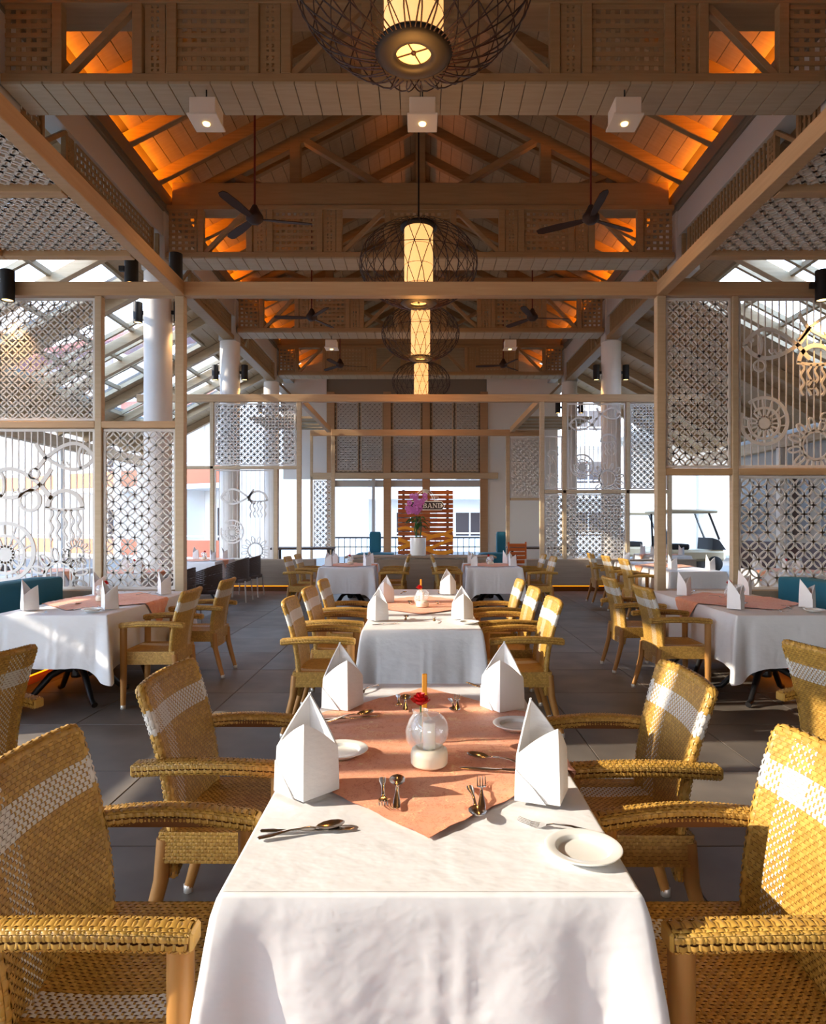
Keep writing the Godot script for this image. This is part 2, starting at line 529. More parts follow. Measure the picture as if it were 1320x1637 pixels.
func build_truss(t: Node3D) -> void:
	var B := 5.84
	var wide := 4.18
	part("bottom_chord", boxed(Vector3(-wide, B + 0.012, -0.06), Vector3(wide, B + 0.1, 0), 0.006), M.truss, t)
	part("bottom_chord", boxed(Vector3(-wide, B + 0.012, -0.5), Vector3(wide, B + 0.1, -0.44), 0.006), M.truss, t)
	part("soffit_backing", boxed(Vector3(-wide, B + 0.02, -0.439), Vector3(wide, B + 0.05, -0.061)), M.groove, t)
	var pm := boxed(Vector3(0.004, B - 0.012, -0.5), Vector3(0.205, B + 0.018, 0.0), 0.004).mesh()
	for i in 40: shape("soffit_board", pm, M.soffit, t, Vector3(-wide + i * 0.209, 0, 0))
	part("top_beam", boxed(Vector3(-4.1, 6.72, -0.5), Vector3(4.1, 7.1, -0.04), 0.01), M.truss, t)
	part("top_rail", boxed(Vector3(-wide, 6.64, -0.07), Vector3(wide, 6.715, -0.005), 0.005), M.truss, t)
	var lo := B + 0.1
	var hi := 6.64
	var post := boxed(Vector3(-0.05, lo, -0.1), Vector3(0.05, hi, -0.002), 0.006).mesh()
	var lat_in := lattice_mb(0.72, hi - lo, 0.1, 0.056).mesh()
	var lat_mid := lattice_mb(0.96, hi - lo, 0.1, 0.056).mesh()
	var lat_out := lattice_mb(0.46, hi - lo, 0.1, 0.056).mesh()
	var carve := carved_mb(0.2, hi - lo).mesh()
	shape("lattice_panel", lat_mid, M.truss, t, Vector3(-0.48, lo, -0.04))
	for s in [-1, 1]:
		for x in [0.54, 1.34, 1.66, 2.48, 2.82, 3.62]: shape("post", post, M.truss, t, Vector3(s * x, 0, 0))
		shape("lattice_panel", lat_in, M.truss, t, Vector3(s * 2.07 - 0.36, lo, -0.04))
		shape("lattice_panel", lat_out, M.truss, t, Vector3(s * 3.92 - 0.23, lo, -0.04))
		shape("carved_panel", carve, M.truss, t, Vector3(s * 1.5 - 0.1, lo, -0.04))
		shape("carved_panel", carve, M.truss, t, Vector3(s * 2.65 - 0.1, lo, -0.04))
		for b in [[0.6, hi, 1.3, lo], [2.88, hi, 3.56, lo]]:
			var m := MB.new()
			m.beam(Vector3(s * b[0], b[1], -0.07), Vector3(s * b[2], b[3], -0.07), 0.07, 0.07, 0.005, Vector3.BACK)
			part("brace", m, M.truss, t)
		# upper part: post, braces, chord along the roof
		part("queen_post", boxed(Vector3(s * 2.1 - 0.09, 7.1, -0.34), Vector3(s * 2.1 + 0.09, roof_h(2.1) - 0.2, -0.2), 0.006), M.truss, t)
		for b in [[0.62, 7.12, 1.98, roof_h(1.98) - 0.3], [2.62, 7.12, 3.2, roof_h(3.2) - 0.26]]:
			var m := MB.new()
			m.beam(Vector3(s * b[0], b[1], -0.27), Vector3(s * b[2], b[3], -0.27), 0.1, 0.13, 0.006, Vector3.BACK)
			part("brace", m, M.truss, t)
		var ch := MB.new()
		ch.beam(Vector3(s * 0.02, roof_h(0.02) - 0.28, -0.27), Vector3(s * 4.0, roof_h(4.0) - 0.28, -0.27), 0.14, 0.18, 0.006)
		part("top_chord", ch, M.rafter, t)
	part("king_post", boxed(Vector3(-0.08, 7.1, -0.34), Vector3(0.08, roof_h(0) - 0.3, -0.2), 0.006), M.truss, t)

# ------------------------------------------------------------------ girders along the column lines, with the light cove
func girders() -> void:
	for s in [-1, 1]:
		var g := thing("column_girder", "long lattice girder with light cove on the %s side" % ("skylit" if s < 0 else "covered driveway"), "girder")
		part("cove_ledge", boxed(V(s * 4.2, 6.62, -8), V(s * 4.62, 6.82, 23), 0.01), M.ledge, g)
		part("cove_lip", boxed(V(s * 4.17, 6.7, -8), V(s * 4.2, 6.93, 23)), M.ledge, g)
		part("cove_back", boxed(V(s * 4.6, 6.82, -8), V(s * 4.62, 6.95, 23)), M.ledge, g)
		part("fascia", boxed(V(s * 4.24, 6.2, -8), V(s * 4.5, 6.62, 23), 0.006), M.strip, g)
		part("bottom_rail", boxed(V(s * 4.25, 5.68, -8), V(s * 4.5, 5.78, 23), 0.006), M.truss, g)
		for e in [-2.9, 2.3, 6.72, 11.02, 15.17, 19.42]:
			if e > 2: part("pilaster", boxed(V(s * 4.21, 5.66, e - 0.2), V(s * 4.6, 6.62, e + 0.2), 0.006), M.strip, g)
		var led := MB.new()
		for k in range(1, 5):
			var d0: float = [-7.9, 2.4, 6.8, 11.1, 15.3][k]
			var d1: float = [2.2, 6.6, 10.9, 15.1, 22.9][k]
			led.span(V(s * 4.42, 6.822, d0), V(s * 4.46, 6.838, d1))
			area_light(V(s * 4.44, 6.845, (d0 + d1) * 0.5), Vector3(-s * 0.4, 1.0, 0), Vector2(0.04, d1 - d0), Color(1.0, 0.54, 0.07), 19.0, g)
		part("led_strip", led, M.led, g)
		var lat := lattice_mb(2.3, 0.42, 0.1, 0.06).mesh()
		var lat_s := lattice_mb(0.5, 0.42, 0.1, 0.06).mesh()
		var carve := carved_mb(0.2, 0.42).mesh()
		for e in [2.3, 6.72, 11.02, 15.17]:
			for it in [[lat_s, 0.22, "lattice_panel"], [carve, 1.22, "carved_panel"], [lat, 1.46, "lattice_panel"]]: # from the near column on
				var o := shape(it[2], it[0], M.truss, g, V(s * 4.3, 5.78, e + it[1]))
				o.rotation.y = PI / 2
			var br := MB.new()
			br.beam(V(s * 4.3, 5.8, e + 0.75), V(s * 4.3, 6.18, e + 1.2), 0.05, 0.05, 0.004)
			br.span(V(s * 4.27, 5.78, e + 0.7), V(s * 4.33, 6.2, e + 0.75)); br.span(V(s * 4.27, 5.78, e + 1.19), V(s * 4.33, 6.2, e + 1.23))
			part("brace", br, M.truss, g)
			for q in [3.76, 3.98]:
				part("post", boxed(V(s * 4.27, 5.78, e + q), V(s * 4.33, 6.2, e + q + 0.05)), M.truss, g)

func columns() -> void:
	var m := MB.new()
	m.lathe([Vector2(0.26, 0), Vector2(0.26, 0.12), Vector2(0.225, 0.14), Vector2(0.225, 5.66)], 32)
	var me := m.mesh()
	var where := ["", "behind the fish screen", "at the middle portal", "near the gable wall"]
	for s in [-1, 1]:
		for k in range(1 if s < 0 else 2, 4):
			var d: float = [6.72, 11.02, 15.17, 19.42][k]
			one("column", me, M.column, "round white column %s, %s side" % [where[k], "skylit" if s < 0 else "driveway"], "column", V(s * 4.4, 0, d), 0.0, "white columns")
			if true: # two black spotlights on each column
				for q in [-1, 1]:
					spot_can(V(s * 4.4 + q * 0.34, 5.05 - 0.04 * k, d), q, "black spotlight facing %s on the column %s, %s side" % ["the nave" if q * s < 0 else "the eaves", where[k], "skylit" if s < 0 else "driveway"])

func spot_can(at: Vector3, q: int, label: String, group := "black spotlights on columns", power := 1.6) -> void:
	var t := thing("spotlight", label, "spotlight", at, 0.0, group)
	var m := MB.new()
	m.lathe([Vector2(0.062, -0.17), Vector2(0.075, -0.17), Vector2(0.075, 0.17), Vector2(0.0, 0.17)], 16)
	part("housing", m, M.black, t)
	part("bracket", boxed(Vector3(-q * 0.06 - 0.02, -0.03, -0.02), Vector3(-q * 0.12 + 0.02 * -q, 0.03, 0.02)), M.black, t)
	var b := MB.new()
	b.lathe([Vector2(0.0, -0.16), Vector2(0.06, -0.16), Vector2(0.06, -0.15)], 12)
	part("lamp", b, M.bulb, t)
	var l := SpotLight3D.new()
	l.light_color = Color(1.0, 0.76, 0.48); l.light_energy = power; l.spot_angle = 38.0; l.spot_range = 30.0; l.spot_attenuation = 2.0; l.light_size = 0.05; l.shadow_enabled = true
	t.add_child(l)
	l.position = Vector3(0, -0.18, 0); l.rotation.x = -PI / 2

# ------------------------------------------------------------------ aisle roofs with skylights
func aisle_h(s: float) -> float: return 6.6 - 0.53 * (s - 4.4)

func aisles() -> void:
	for sd in [-1, 1]:
		var g := thing("aisle_roof", "sloping timber %s roof with glazed skylights" % ("aisle" if sd < 0 else "driveway side aisle"), "roof")
		var th := 0.05
		var slab := func(s0: float, s1: float, d0: float, d1: float) -> void:
			var n := maxi(1, roundi((s1 - s0) / 0.26))
			for k in n:
				var a := s0 + (s1 - s0) * k / n
				var b := s0 + (s1 - s0) * (k + 1) / n - 0.012
				var p := []
				for lift in [0.0, th]:
					for q in [[a, d0], [b, d0], [b, d1], [a, d1]]: p.append(V(sd * q[0], aisle_h(q[0]) + lift, q[1]))
				var m := MB.new()
				m.hexa(p)
				part("roof_board", m, M.aisle_board, g)
			var p3 := []
			for lift in [th + 0.002, th + 0.1]:
				for q in [[s0, d0], [s1, d0], [s1, d1], [s0, d1]]: p3.append(V(sd * q[0], aisle_h(q[0]) + lift, q[1]))
			var m3 := MB.new()
			m3.hexa(p3)
			part("roof_deck", m3, M.groove, g)
		var far0 := 8.6
		# near bays: low band of glass out of view, placed to aim the sun (skylit side only); far bays: wide glazing
		if sd < 0:
			slab.call(4.45, 7.2, -8.0, far0); slab.call(8.7, 9.5, -8.0, far0)
		else: slab.call(4.45, 9.5, -8.0, far0)
		slab.call(4.45, 5.5, far0, 23.0); slab.call(8.3, 9.5, far0, 23.0)
		var bands := [[far0, 12.2, 5.5, 8.3], [13.0, 16.6, 5.5, 8.3], [17.4, 20.6, 5.5, 8.3]]
		if sd > 0:
			bands = [[9.8, 13.2, 5.5, 8.3]]
			for q in [[far0, 9.8], [13.2, 16.6], [16.6, 20.6], [20.6, 23.0]]: slab.call(5.5, 8.3, q[0], q[1])
		else:
			for q in [[12.2, 13.0], [16.6, 17.4], [20.6, 23.0]]: slab.call(5.5, 8.3, q[0], q[1])
			bands.append([-8.0, far0, 7.2, 8.7])
		for b in bands:
			var gl := MB.new()
			var p := []
			for lift in [0.06, 0.07]:
				for q in [[b[2], b[0]], [b[3], b[0]], [b[3], b[1]], [b[2], b[1]]]: p.append(V(sd * q[0], aisle_h(q[0]) + lift, q[1]))
			gl.hexa(p)
			part("glazing", gl, M.pane, g)
			var near_band: bool = b[0] < 0.0
			var ns := roundi((b[3] - b[2]) / (1.5 if near_band else 0.7))
			for k in ns + 1: # purlins along the roof
				var s: float = b[2] + (b[3] - b[2]) * k / ns
				var m := MB.new()
				m.beam(V(sd * s, aisle_h(s), b[0]), V(sd * s, aisle_h(s), b[1]), 0.08, 0.09)
				part("purlin", m, M.soffit, g)
			var nd := maxi(1, roundi((b[1] - b[0]) / 0.9))
			var at := []
			for k in nd + 1: at.append([b[0] + (b[1] - b[0]) * k / nd, 0.07])
			if near_band: at = [[-7.9, 0.1], [-6.0, 0.1], [-4.2, 0.1], [-2.9, 0.1], [-1.45, 0.12], [0.94, 0.14], [1.27, 0.3], [1.61, 0.18], [2.0, 0.34], [2.7, 0.1], [3.3, 0.2], [4.1, 0.1], [4.9, 0.2], [5.8, 0.1], [6.7, 0.1], [7.6, 0.1], [8.5, 0.1]]  # unseen bars, spaced and widened so their shadows stripe the front table
			for q in at:
				var m := MB.new()
				m.beam(V(sd * b[2], aisle_h(b[2]) + 0.01, q[0]), V(sd * b[3], aisle_h(b[3]) + 0.01, q[0]), q[1], 0.09)
				part("glazing_bar", m, M.soffit, g)
		var rm := MB.new()
		rm.beam(V(sd * 4.5, aisle_h(4.5) - 0.12, 0), V(sd * 9.4, aisle_h(9.4) - 0.12, 0), 0.14, 0.2, 0.008)
		var me := rm.mesh()
		for d in [-6.6, -4.2, 8.6, 11.02, 12.6, 14.2, 15.17, 17.0, 18.4, 19.42, 20.8, 22.2]: shape("rafter", me, M.aisle_board, g, V(0, 0, d))
		part("eave_beam", boxed(V(sd * 9.3, aisle_h(9.4) - 0.5, -8), V(sd * 9.5, aisle_h(9.4) - 0.2, 23), 0.01), M.aisle_board, g)
		for k in 4:
			part("eave_post", boxed(V(sd * 9.3, 0, [-1.5, 9.6, 17.0, 22.0][k]), V(sd * 9.5, aisle_h(9.4) - 0.45, [-1.3, 9.8, 17.2, 22.2][k]), 0.01), M.column, g)

# ------------------------------------------------------------------ cut screens and timber portals
func circles_mb(w: float, h: float, a: float, strip: float, seg := 20, th := 0.016) -> MB: # rings on a checkerboard, petals along the diagonals
	var m := MB.new()
	for j in range(-1, int(h / a) + 2):
		for i in range(-1, int(w / a) + 2):
			if (i + j) % 2 != 0: continue
			var pts := []
			for k in seg: pts.append(Vector2(i * a, j * a) + Vector2.from_angle(TAU * k / seg) * a)
			m.ribbon(pts, strip, th, true, Vector2.ZERO, Vector2(w, h))
	return m

func frame_mb(w: float, h: float, b: float, th := 0.03) -> MB:
	var m := MB.new()
	m.span(Vector3(0, 0, -th * 0.5), Vector3(w, b, th * 0.5), 0.003); m.span(Vector3(0, h - b, -th * 0.5), Vector3(w, h, th * 0.5), 0.003)
	m.span(Vector3(0, b, -th * 0.5), Vector3(b, h - b, th * 0.5), 0.003); m.span(Vector3(w - b, b, -th * 0.5), Vector3(w, h - b, th * 0.5), 0.003)
	return m

func lattice_screen(p: Node3D, x0: float, y0: float, x1: float, y1: float, a: float, strip: float, seg := 20) -> void:
	var b := 0.03
	var o := part("lattice_screen", circles_mb(x1 - x0 - 2 * b, y1 - y0 - 2 * b, a, strip, seg), M.screen, p)
	o.position = Vector3(x0 + b, y0 + b, 0)
	var f := part("screen_frame", frame_mb(x1 - x0, y1 - y0, b), M.screen, o)
	f.position = Vector3(-b, -b, 0)

func arc(c: Vector2, rx: float, ry: float, a0: float, a1: float, n := 24) -> Array:
	var r := []
	for k in n + 1:
		var t := deg_to_rad(a0 + (a1 - a0) * k / n)
		r.append(c + Vector2(cos(t) * rx, sin(t) * ry))
	return r

func nautilus(p: Node3D, c: Vector2, r: float) -> void:
	var m := MB.new()
	var sp := []
	var inner := []
	for k in 41:
		var t := deg_to_rad(130.0 - 330.0 * k / 40)
		sp.append(c + Vector2.from_angle(t) * r)
		inner.append(c + Vector2(0, -r * 0.1) + Vector2.from_angle(t) * r * 0.66)
	m.ribbon(sp, r * 0.13, 0.02); m.ribbon(inner, r * 0.1, 0.02)
	for k in 13:
		var t := deg_to_rad(120.0 - 26.0 * k)
		m.ribbon([c + Vector2(0, -r * 0.1) + Vector2.from_angle(t) * r * 0.66, c + Vector2.from_angle(t) * r], r * 0.06, 0.018)
	for k in 16:
		var t := TAU * k / 16
		m.ribbon([c + Vector2(0, -r * 0.1) + Vector2.from_angle(t) * r * 0.25, c + Vector2(0, -r * 0.1) + Vector2.from_angle(t) * r * 0.62], r * 0.07, 0.018)
	m.plate(arc(c + Vector2(0, -r * 0.1), r * 0.33, r * 0.33, 0, 345, 23), -0.009, 0.009)
	part("nautilus", m, M.screen, p)

func fish(p: Node3D, c: Vector2, w: float, flip := 1.0) -> void:
	var m := MB.new()
	var h := w * 0.3
	var top := []
	var bot := []
	for k in 21:
		var t := k / 20.0
		top.append(c + Vector2(flip * (t - 0.5) * w, sin(PI * pow(t, 0.8)) * h))
		bot.append(c + Vector2(flip * (t - 0.5) * w, -sin(PI * pow(t, 0.8)) * h * 0.8))
	m.ribbon(top, w * 0.07, 0.02); m.ribbon(bot, w * 0.07, 0.02)
	var tl := c + Vector2(flip * 0.5 * w, 0)
	m.ribbon([tl, tl + Vector2(flip * w * 0.16, w * 0.22), tl + Vector2(flip * w * 0.2, w * 0.3)], w * 0.08, 0.02)
	m.ribbon([tl, tl + Vector2(flip * w * 0.16, -w * 0.2), tl + Vector2(flip * w * 0.22, -w * 0.26)], w * 0.08, 0.02)
	m.ribbon(arc(c + Vector2(-flip * w * 0.3, 0), w * 0.12, w * 0.26, -60 if flip > 0 else 120, 60 if flip > 0 else 240, 10), w * 0.05, 0.02)
	m.ribbon(arc(c + Vector2(-flip * w * 0.36, h * 0.3), w * 0.03, w * 0.03, 0, 342, 18), w * 0.02, 0.02, true)
	for k in 3: m.ribbon(arc(c + Vector2(flip * w * (0.02 + 0.1 * k), -h * 0.1), w * 0.05, w * 0.12, 200, 300, 6), w * 0.03, 0.018)
	part("fish", m, M.screen, p)

func jellyfish(p: Node3D, c: Vector2, w: float) -> void:
	var m := MB.new()
	m.ribbon(arc(c, w * 0.5, w * 0.5, 0, 180), w * 0.12, 0.02)
	m.ribbon([c + Vector2(-w * 0.56, 0), c + Vector2(-w * 0.2, -w * 0.05), c + Vector2(w * 0.2, -w * 0.05), c + Vector2(w * 0.56, 0)], w * 0.09, 0.02)
	for k in 5:
		var pts := []
		for q in 13: pts.append(c + Vector2((k - 2) * w * 0.2 + sin(q * 1.1 + k) * w * 0.05, -w * 0.05 - q * w * 0.075))
		m.ribbon(pts, w * 0.065, 0.02)
	part("jellyfish", m, M.screen, p)

func anemone(p: Node3D, c: Vector2, r: float) -> void:
	var m := MB.new()
	m.ribbon(arc(c, r, r, 0, 350, 35), r * 0.22, 0.02, true)
	for k in 12:
		var t := TAU * k / 12 + 0.2
		var q := c + Vector2.from_angle(t) * r * 1.5
		var lp := []
		for e in 17: lp.append(q + (Vector2(cos(TAU * e / 16) * r * 0.46, sin(TAU * e / 16) * r * 0.2)).rotated(t))
		m.ribbon(lp, r * 0.13, 0.02)
	part("anemone", m, M.screen, p)

func bubble(p: Node3D, c: Vector2, r: float) -> void:
	var m := MB.new()
	m.ribbon(arc(c, r, r, 0, 345, 23), r * 0.3, 0.02, true)
	part("bubble", m, M.screen, p)

func sea_screen(p: Node3D, x0: float, y0: float, x1: float, y1: float, gap: float) -> Node3D:
	var o := part("sea_life_screen", frame_mb(x1 - x0, y1 - y0, 0.03), M.screen, p)
	o.position = Vector3(x0, y0, 0)
	var n := roundi((x1 - x0) / gap)
	var rod := boxed(Vector3(-0.006, 0.03, -0.006), Vector3(0.006, y1 - y0 - 0.03, 0.006)).mesh()
	for k in range(1, n): shape("rod", rod, M.screen, o, Vector3((x1 - x0) * k / n, 0, -0.006))
	return o

func portal_at(label: String, d: float) -> Node3D: return thing("timber_portal", label, "portal", V(0, 0, d))
func bar(p: Node3D, called: String, x0: float, y0: float, x1: float, y1: float, th := 0.1, m: Material = M.beam) -> void:
	part(called, boxed(Vector3(x0, y0, -th * 0.5), Vector3(x1, y1, th * 0.5), 0.006), m, p)

func portals() -> void:
	# nearest portal, 7.6 m away
	var d := 7.6
	var p := portal_at("tall timber portal with white sea life and ring lattice screens beside banquettes", d)
	var gx := func(px: float) -> float: return X(px, d)
	var gy := func(py: float) -> float: return H(py, d)
	var bot := 0.7
	bar(p, "top_beam", -6.2, gy.call(475), 6.2, gy.call(453), 0.12)
	for s in [-1, 1]:
		bar(p, "post", s * 2.77 - 0.052, 0.0, s * 2.77 + 0.052, gy.call(475), 0.104, M.post)
	bar(p, "post", gx.call(154), bot, gx.call(165), gy.call(475), 0.09, M.post)
	bar(p, "post", gx.call(1168), bot, gx.call(1178), gy.call(475), 0.09, M.post)
	bar(p, "post", -6.0, 0, -5.92, gy.call(475), 0.09, M.post); bar(p, "post", 5.92, 0, 6.0, gy.call(475), 0.09, M.post)
	for q in [[-5.92, gx.call(154)], [gx.call(165), -2.822]]: bar(p, "rail", q[0], gy.call(685), q[1], gy.call(674), 0.09)
	for q in [[2.822, gx.call(1168)], [gx.call(1178), 5.92]]: bar(p, "rail", q[0], gy.call(760), q[1], gy.call(749), 0.09)
	for s in [-1, 1]:
		part("plinth", boxed(Vector3(s * 2.83, 0.14, -0.09), Vector3(s * 6.2, bot, 0.09), 0.008), M.plinth, p)
		part("plinth_base", boxed(Vector3(s * 2.95, 0.0, -0.06), Vector3(s * 6.2, 0.139, 0.03)), M.groove, p)
	lattice_screen(p, -5.92, gy.call(673), gx.call(153), gy.call(477), 0.069, 0.013)
	lattice_screen(p, gx.call(166), bot, -2.825, gy.call(686), 0.082, 0.014)
	lattice_screen(p, 2.825, gy.call(748), gx.call(1167), gy.call(477), 0.069, 0.015)
	lattice_screen(p, gx.call(1179), bot, 5.92, gy.call(761), 0.105, 0.019)
	var ox := -5.92
	var o := sea_screen(p, ox, bot, gx.call(153), gy.call(686), 0.075)
	var q := func(px: float, py: float) -> Vector2: return Vector2(gx.call(px) - ox, gy.call(py) - bot)
	fish(o, q.call(112, 732), 0.56, -1.0); fish(o, q.call(22, 775), 0.62, 1.0); jellyfish(o, q.call(104, 812), 0.4)
	nautilus(o, q.call(9, 882), 0.33); anemone(o, q.call(95, 922), 0.17); anemone(o, q.call(122, 885), 0.085); bubble(o, q.call(55, 757), 0.06); bubble(o, q.call(48, 800), 0.12)
	fish(o, q.call(-80, 760), 0.5); jellyfish(o, q.call(-100, 840), 0.35); anemone(o, q.call(-70, 915), 0.14)
	var ox2: float = gx.call(1179)
	var oy2: float = gy.call(748)
	var o2 := sea_screen(p, ox2, oy2, 5.92, gy.call(477), 0.08)
	var q2 := func(px: float, py: float) -> Vector2: return Vector2(gx.call(px) - ox2, gy.call(py) - oy2)
	fish(o2, q2.call(1232, 552), 0.62, 1.0); fish(o2, q2.call(1330, 525), 0.55, -1.0); nautilus(o2, q2.call(1221, 673), 0.27); bubble(o2, q2.call(1214, 585), 0.065)
	anemone(o2, q2.call(1304, 712), 0.165); jellyfish(o2, q2.call(1304, 580), 0.4); bubble(o2, q2.call(1296, 615), 0.05); bubble(o2, q2.call(1320, 668), 0.06)
	fish(o2, q2.call(1440, 690), 0.6); nautilus(o2, q2.call(1420, 590), 0.28)
	# side beams that run back over the seating towards the camera
	for s in [-1, 1]:
		var y0: float = gy.call(475)
		part("side_beam", boxed(Vector3(s * 2.71, y0, 0.06), Vector3(s * 2.83, y0 + 0.16, 8.6), 0.006), M.beam, p)
	for s in [-1, 1]:
		part("post", boxed(Vector3(s * 2.77 - 0.052, 0, 8.5), Vector3(s * 2.77 + 0.052, gy.call(475), 8.6), 0.006), M.post, p)
	for c in [[V(X(12, 7.45), 4.16, 7.45), "on the top beam beside the ring lattice"], [V(X(210, 7.6), 4.41, 7.6), "standing on the top beam before the white column"], [V(X(281, 7.6), 4.41, 7.6), "at the joint of top beam and side beam"], [V(X(1314, 7.45), 4.16, 7.45), "on the top beam above the nautilus screen"]]:
		spot_can(c[0], 1, "black cylinder spotlight %s" % c[1], "black spotlights on the portal", 3.5)
	# second portal
	d = 14.4
	var gx2 := func(px: float) -> float: return X(px, 14.4)
	var gy2 := func(py: float) -> float: return H(py, 14.4)
	p = portal_at("middle timber portal with white screens on a low grey plinth wall", d)
	bar(p, "top_beam", -6.2, gy2.call(643), 6.2, gy2.call(631), 0.12)
	for s in [-1, 1]: bar(p, "post", s * 2.66 - 0.05, 0.0, s * 2.66 + 0.05, gy2.call(643), 0.1, M.post)
	for px in [339, 441, 902, 1003, 1070]: bar(p, "post", gx2.call(px - 3), bot, gx2.call(px + 3), gy2.call(643 if px != 441 else 749), 0.08, M.post)
	bar(p, "rail", -6.0, gy2.call(750), -2.71, gy2.call(745), 0.08, M.post); bar(p, "rail", 2.71, gy2.call(789), 5.42, gy2.call(783), 0.08, M.post)
	for s in [-1, 1]:
		part("plinth", boxed(Vector3(s * 2.3, 0.13, -0.12), Vector3(s * 6.0, bot, 0.12), 0.008), M.plinth, p)
		part("plinth_base", boxed(Vector3(s * 2.4, 0.0, -0.1), Vector3(s * 6.0, 0.129, 0.0)), M.groove, p)
		part("led_strip", boxed(Vector3(s * 2.45, 0.115, 0.06), Vector3(s * 5.8, 0.128, 0.08)), M.led, p)
		area_light(Vector3(s * 4.1, 0.11, 0.07), Vector3(0, -1, 0.2), Vector2(3.3, 0.03), Color(1.0, 0.55, 0.12), 1.6, p)
	lattice_screen(p, gx2.call(343), gy2.call(744), gx2.call(473), gy2.call(645), 0.07, 0.022, 10)
	lattice_screen(p, gx2.call(869), bot, gx2.call(1000), gy2.call(790), 0.07, 0.022, 10)
	lattice_screen(p, gx2.call(1007), gy2.call(782), 5.4, gy2.call(645), 0.07, 0.022, 10)
	var ax: float = gx2.call(343)
	o = sea_screen(p, ax, bot, gx2.call(437), gy2.call(751), 0.1)
	var q3 := func(px: float, py: float) -> Vector2: return Vector2(gx2.call(px) - ax, gy2.call(py) - bot)
	fish(o, q3.call(375, 795), 0.6); nautilus(o, q3.call(371, 850), 0.25); jellyfish(o, q3.call(412, 800), 0.4); anemone(o, q3.call(408, 880), 0.16)
	ax = gx2.call(906)
	var ay: float = gy2.call(782)
	o = sea_screen(p, ax, ay, gx2.call(999), gy2.call(645), 0.1)
	var q4 := func(px: float, py: float) -> Vector2: return Vector2(gx2.call(px) - gx2.call(906), gy2.call(py) - gy2.call(782))
	fish(o, q4.call(928, 679), 0.5); fish(o, q4.call(976, 662), 0.45, -1.0); nautilus(o, q4.call(930, 745), 0.25); jellyfish(o, q4.call(972, 706), 0.32); anemone(o, q4.call(971, 765), 0.18)
	o = sea_screen(p, gx2.call(869), ay, gx2.call(899), gy2.call(697), 0.12)
	jellyfish(o, Vector2(0.2, 0.75), 0.22); anemone(o, Vector2(0.2, 0.2), 0.08)
	for s in [-1, 1]:
		var y0: float = gy2.call(643)
		part("side_beam", boxed(Vector3(s * 2.6, y0, -4.7), Vector3(s * 2.72, y0 + 0.15, -0.06), 0.006), M.beam, p)
		for k in 4: # louvre slats over the side bays
			part("slat", boxed(Vector3(s * 2.72, y0 + 0.04, -4.4 + k * 0.55), Vector3(s * 4.4, y0 + 0.1, -4.1 + k * 0.55), 0.004), M.board, p)
	# third portal
	d = 19.2
	p = portal_at("small looking timber portal in front of the lattice back wall", d)
	var g3 := func(py: float) -> float: return H(py, 19.2)
	bar(p, "top_beam", -2.6, g3.call(697), 2.6, g3.call(687), 0.12)
	for s in [-1, 1]: bar(p, "post", s * 2.55 - 0.055, 0, s * 2.55 + 0.055, g3.call(697), 0.1, M.post)
	lattice_screen(p, X(501, 19.2), 0.75, X(535, 19.2), g3.call(768), 0.085, 0.026, 10)
	bar(p, "rail", X(497, 19.2), g3.call(767), -2.61, g3.call(762), 0.08, M.post); bar(p, "post", X(496, 19.2), 0, X(500, 19.2), g3.call(697), 0.08, M.post)
	bar(p, "rail", 2.61, g3.call(800), 3.6, g3.call(796), 0.08, M.post); bar(p, "post", 3.52, 0, 3.6, g3.call(697), 0.08, M.post)
	lattice_screen(p, 2.62, g3.call(795), 3.52, g3.call(699), 0.085, 0.026, 10)
	bar(p, "top_beam", 2.6, g3.call(697), 3.6, g3.call(688), 0.1); bar(p, "top_beam", X(496, 19.2), g3.call(697), -2.6, g3.call(688), 0.1)

func canopies() -> void: # flat lattice ceilings over the side seating
	for s in [-1, 1]:
		var c := thing("lattice_canopy", "flat ring lattice canopy over the %s side tables" % ("fish screen" if s < 0 else "nautilus screen"), "canopy")
		var h := 4.08
		for b in [6.44, 5.2, 3.9]: part("beam", boxed(V(s * 2.84, h, b), V(s * 4.1, h + 0.1, b + 0.1), 0.006), M.beam, c)
		part("beam", boxed(V(s * 4.1, h, 3.9), V(s * 4.2, h + 0.1, 6.54), 0.006), M.beam, c)
		for q in [[4.02, 5.18], [5.32, 6.42]]:
			var o := part("lattice_panel", circles_mb(1.24, q[1] - q[0], 0.075, 0.02, 14, 0.02), M.screen, c)
			o.rotation.x = -PI / 2
			o.position = V(2.85 if s > 0 else -4.09, h + 0.06, q[0])

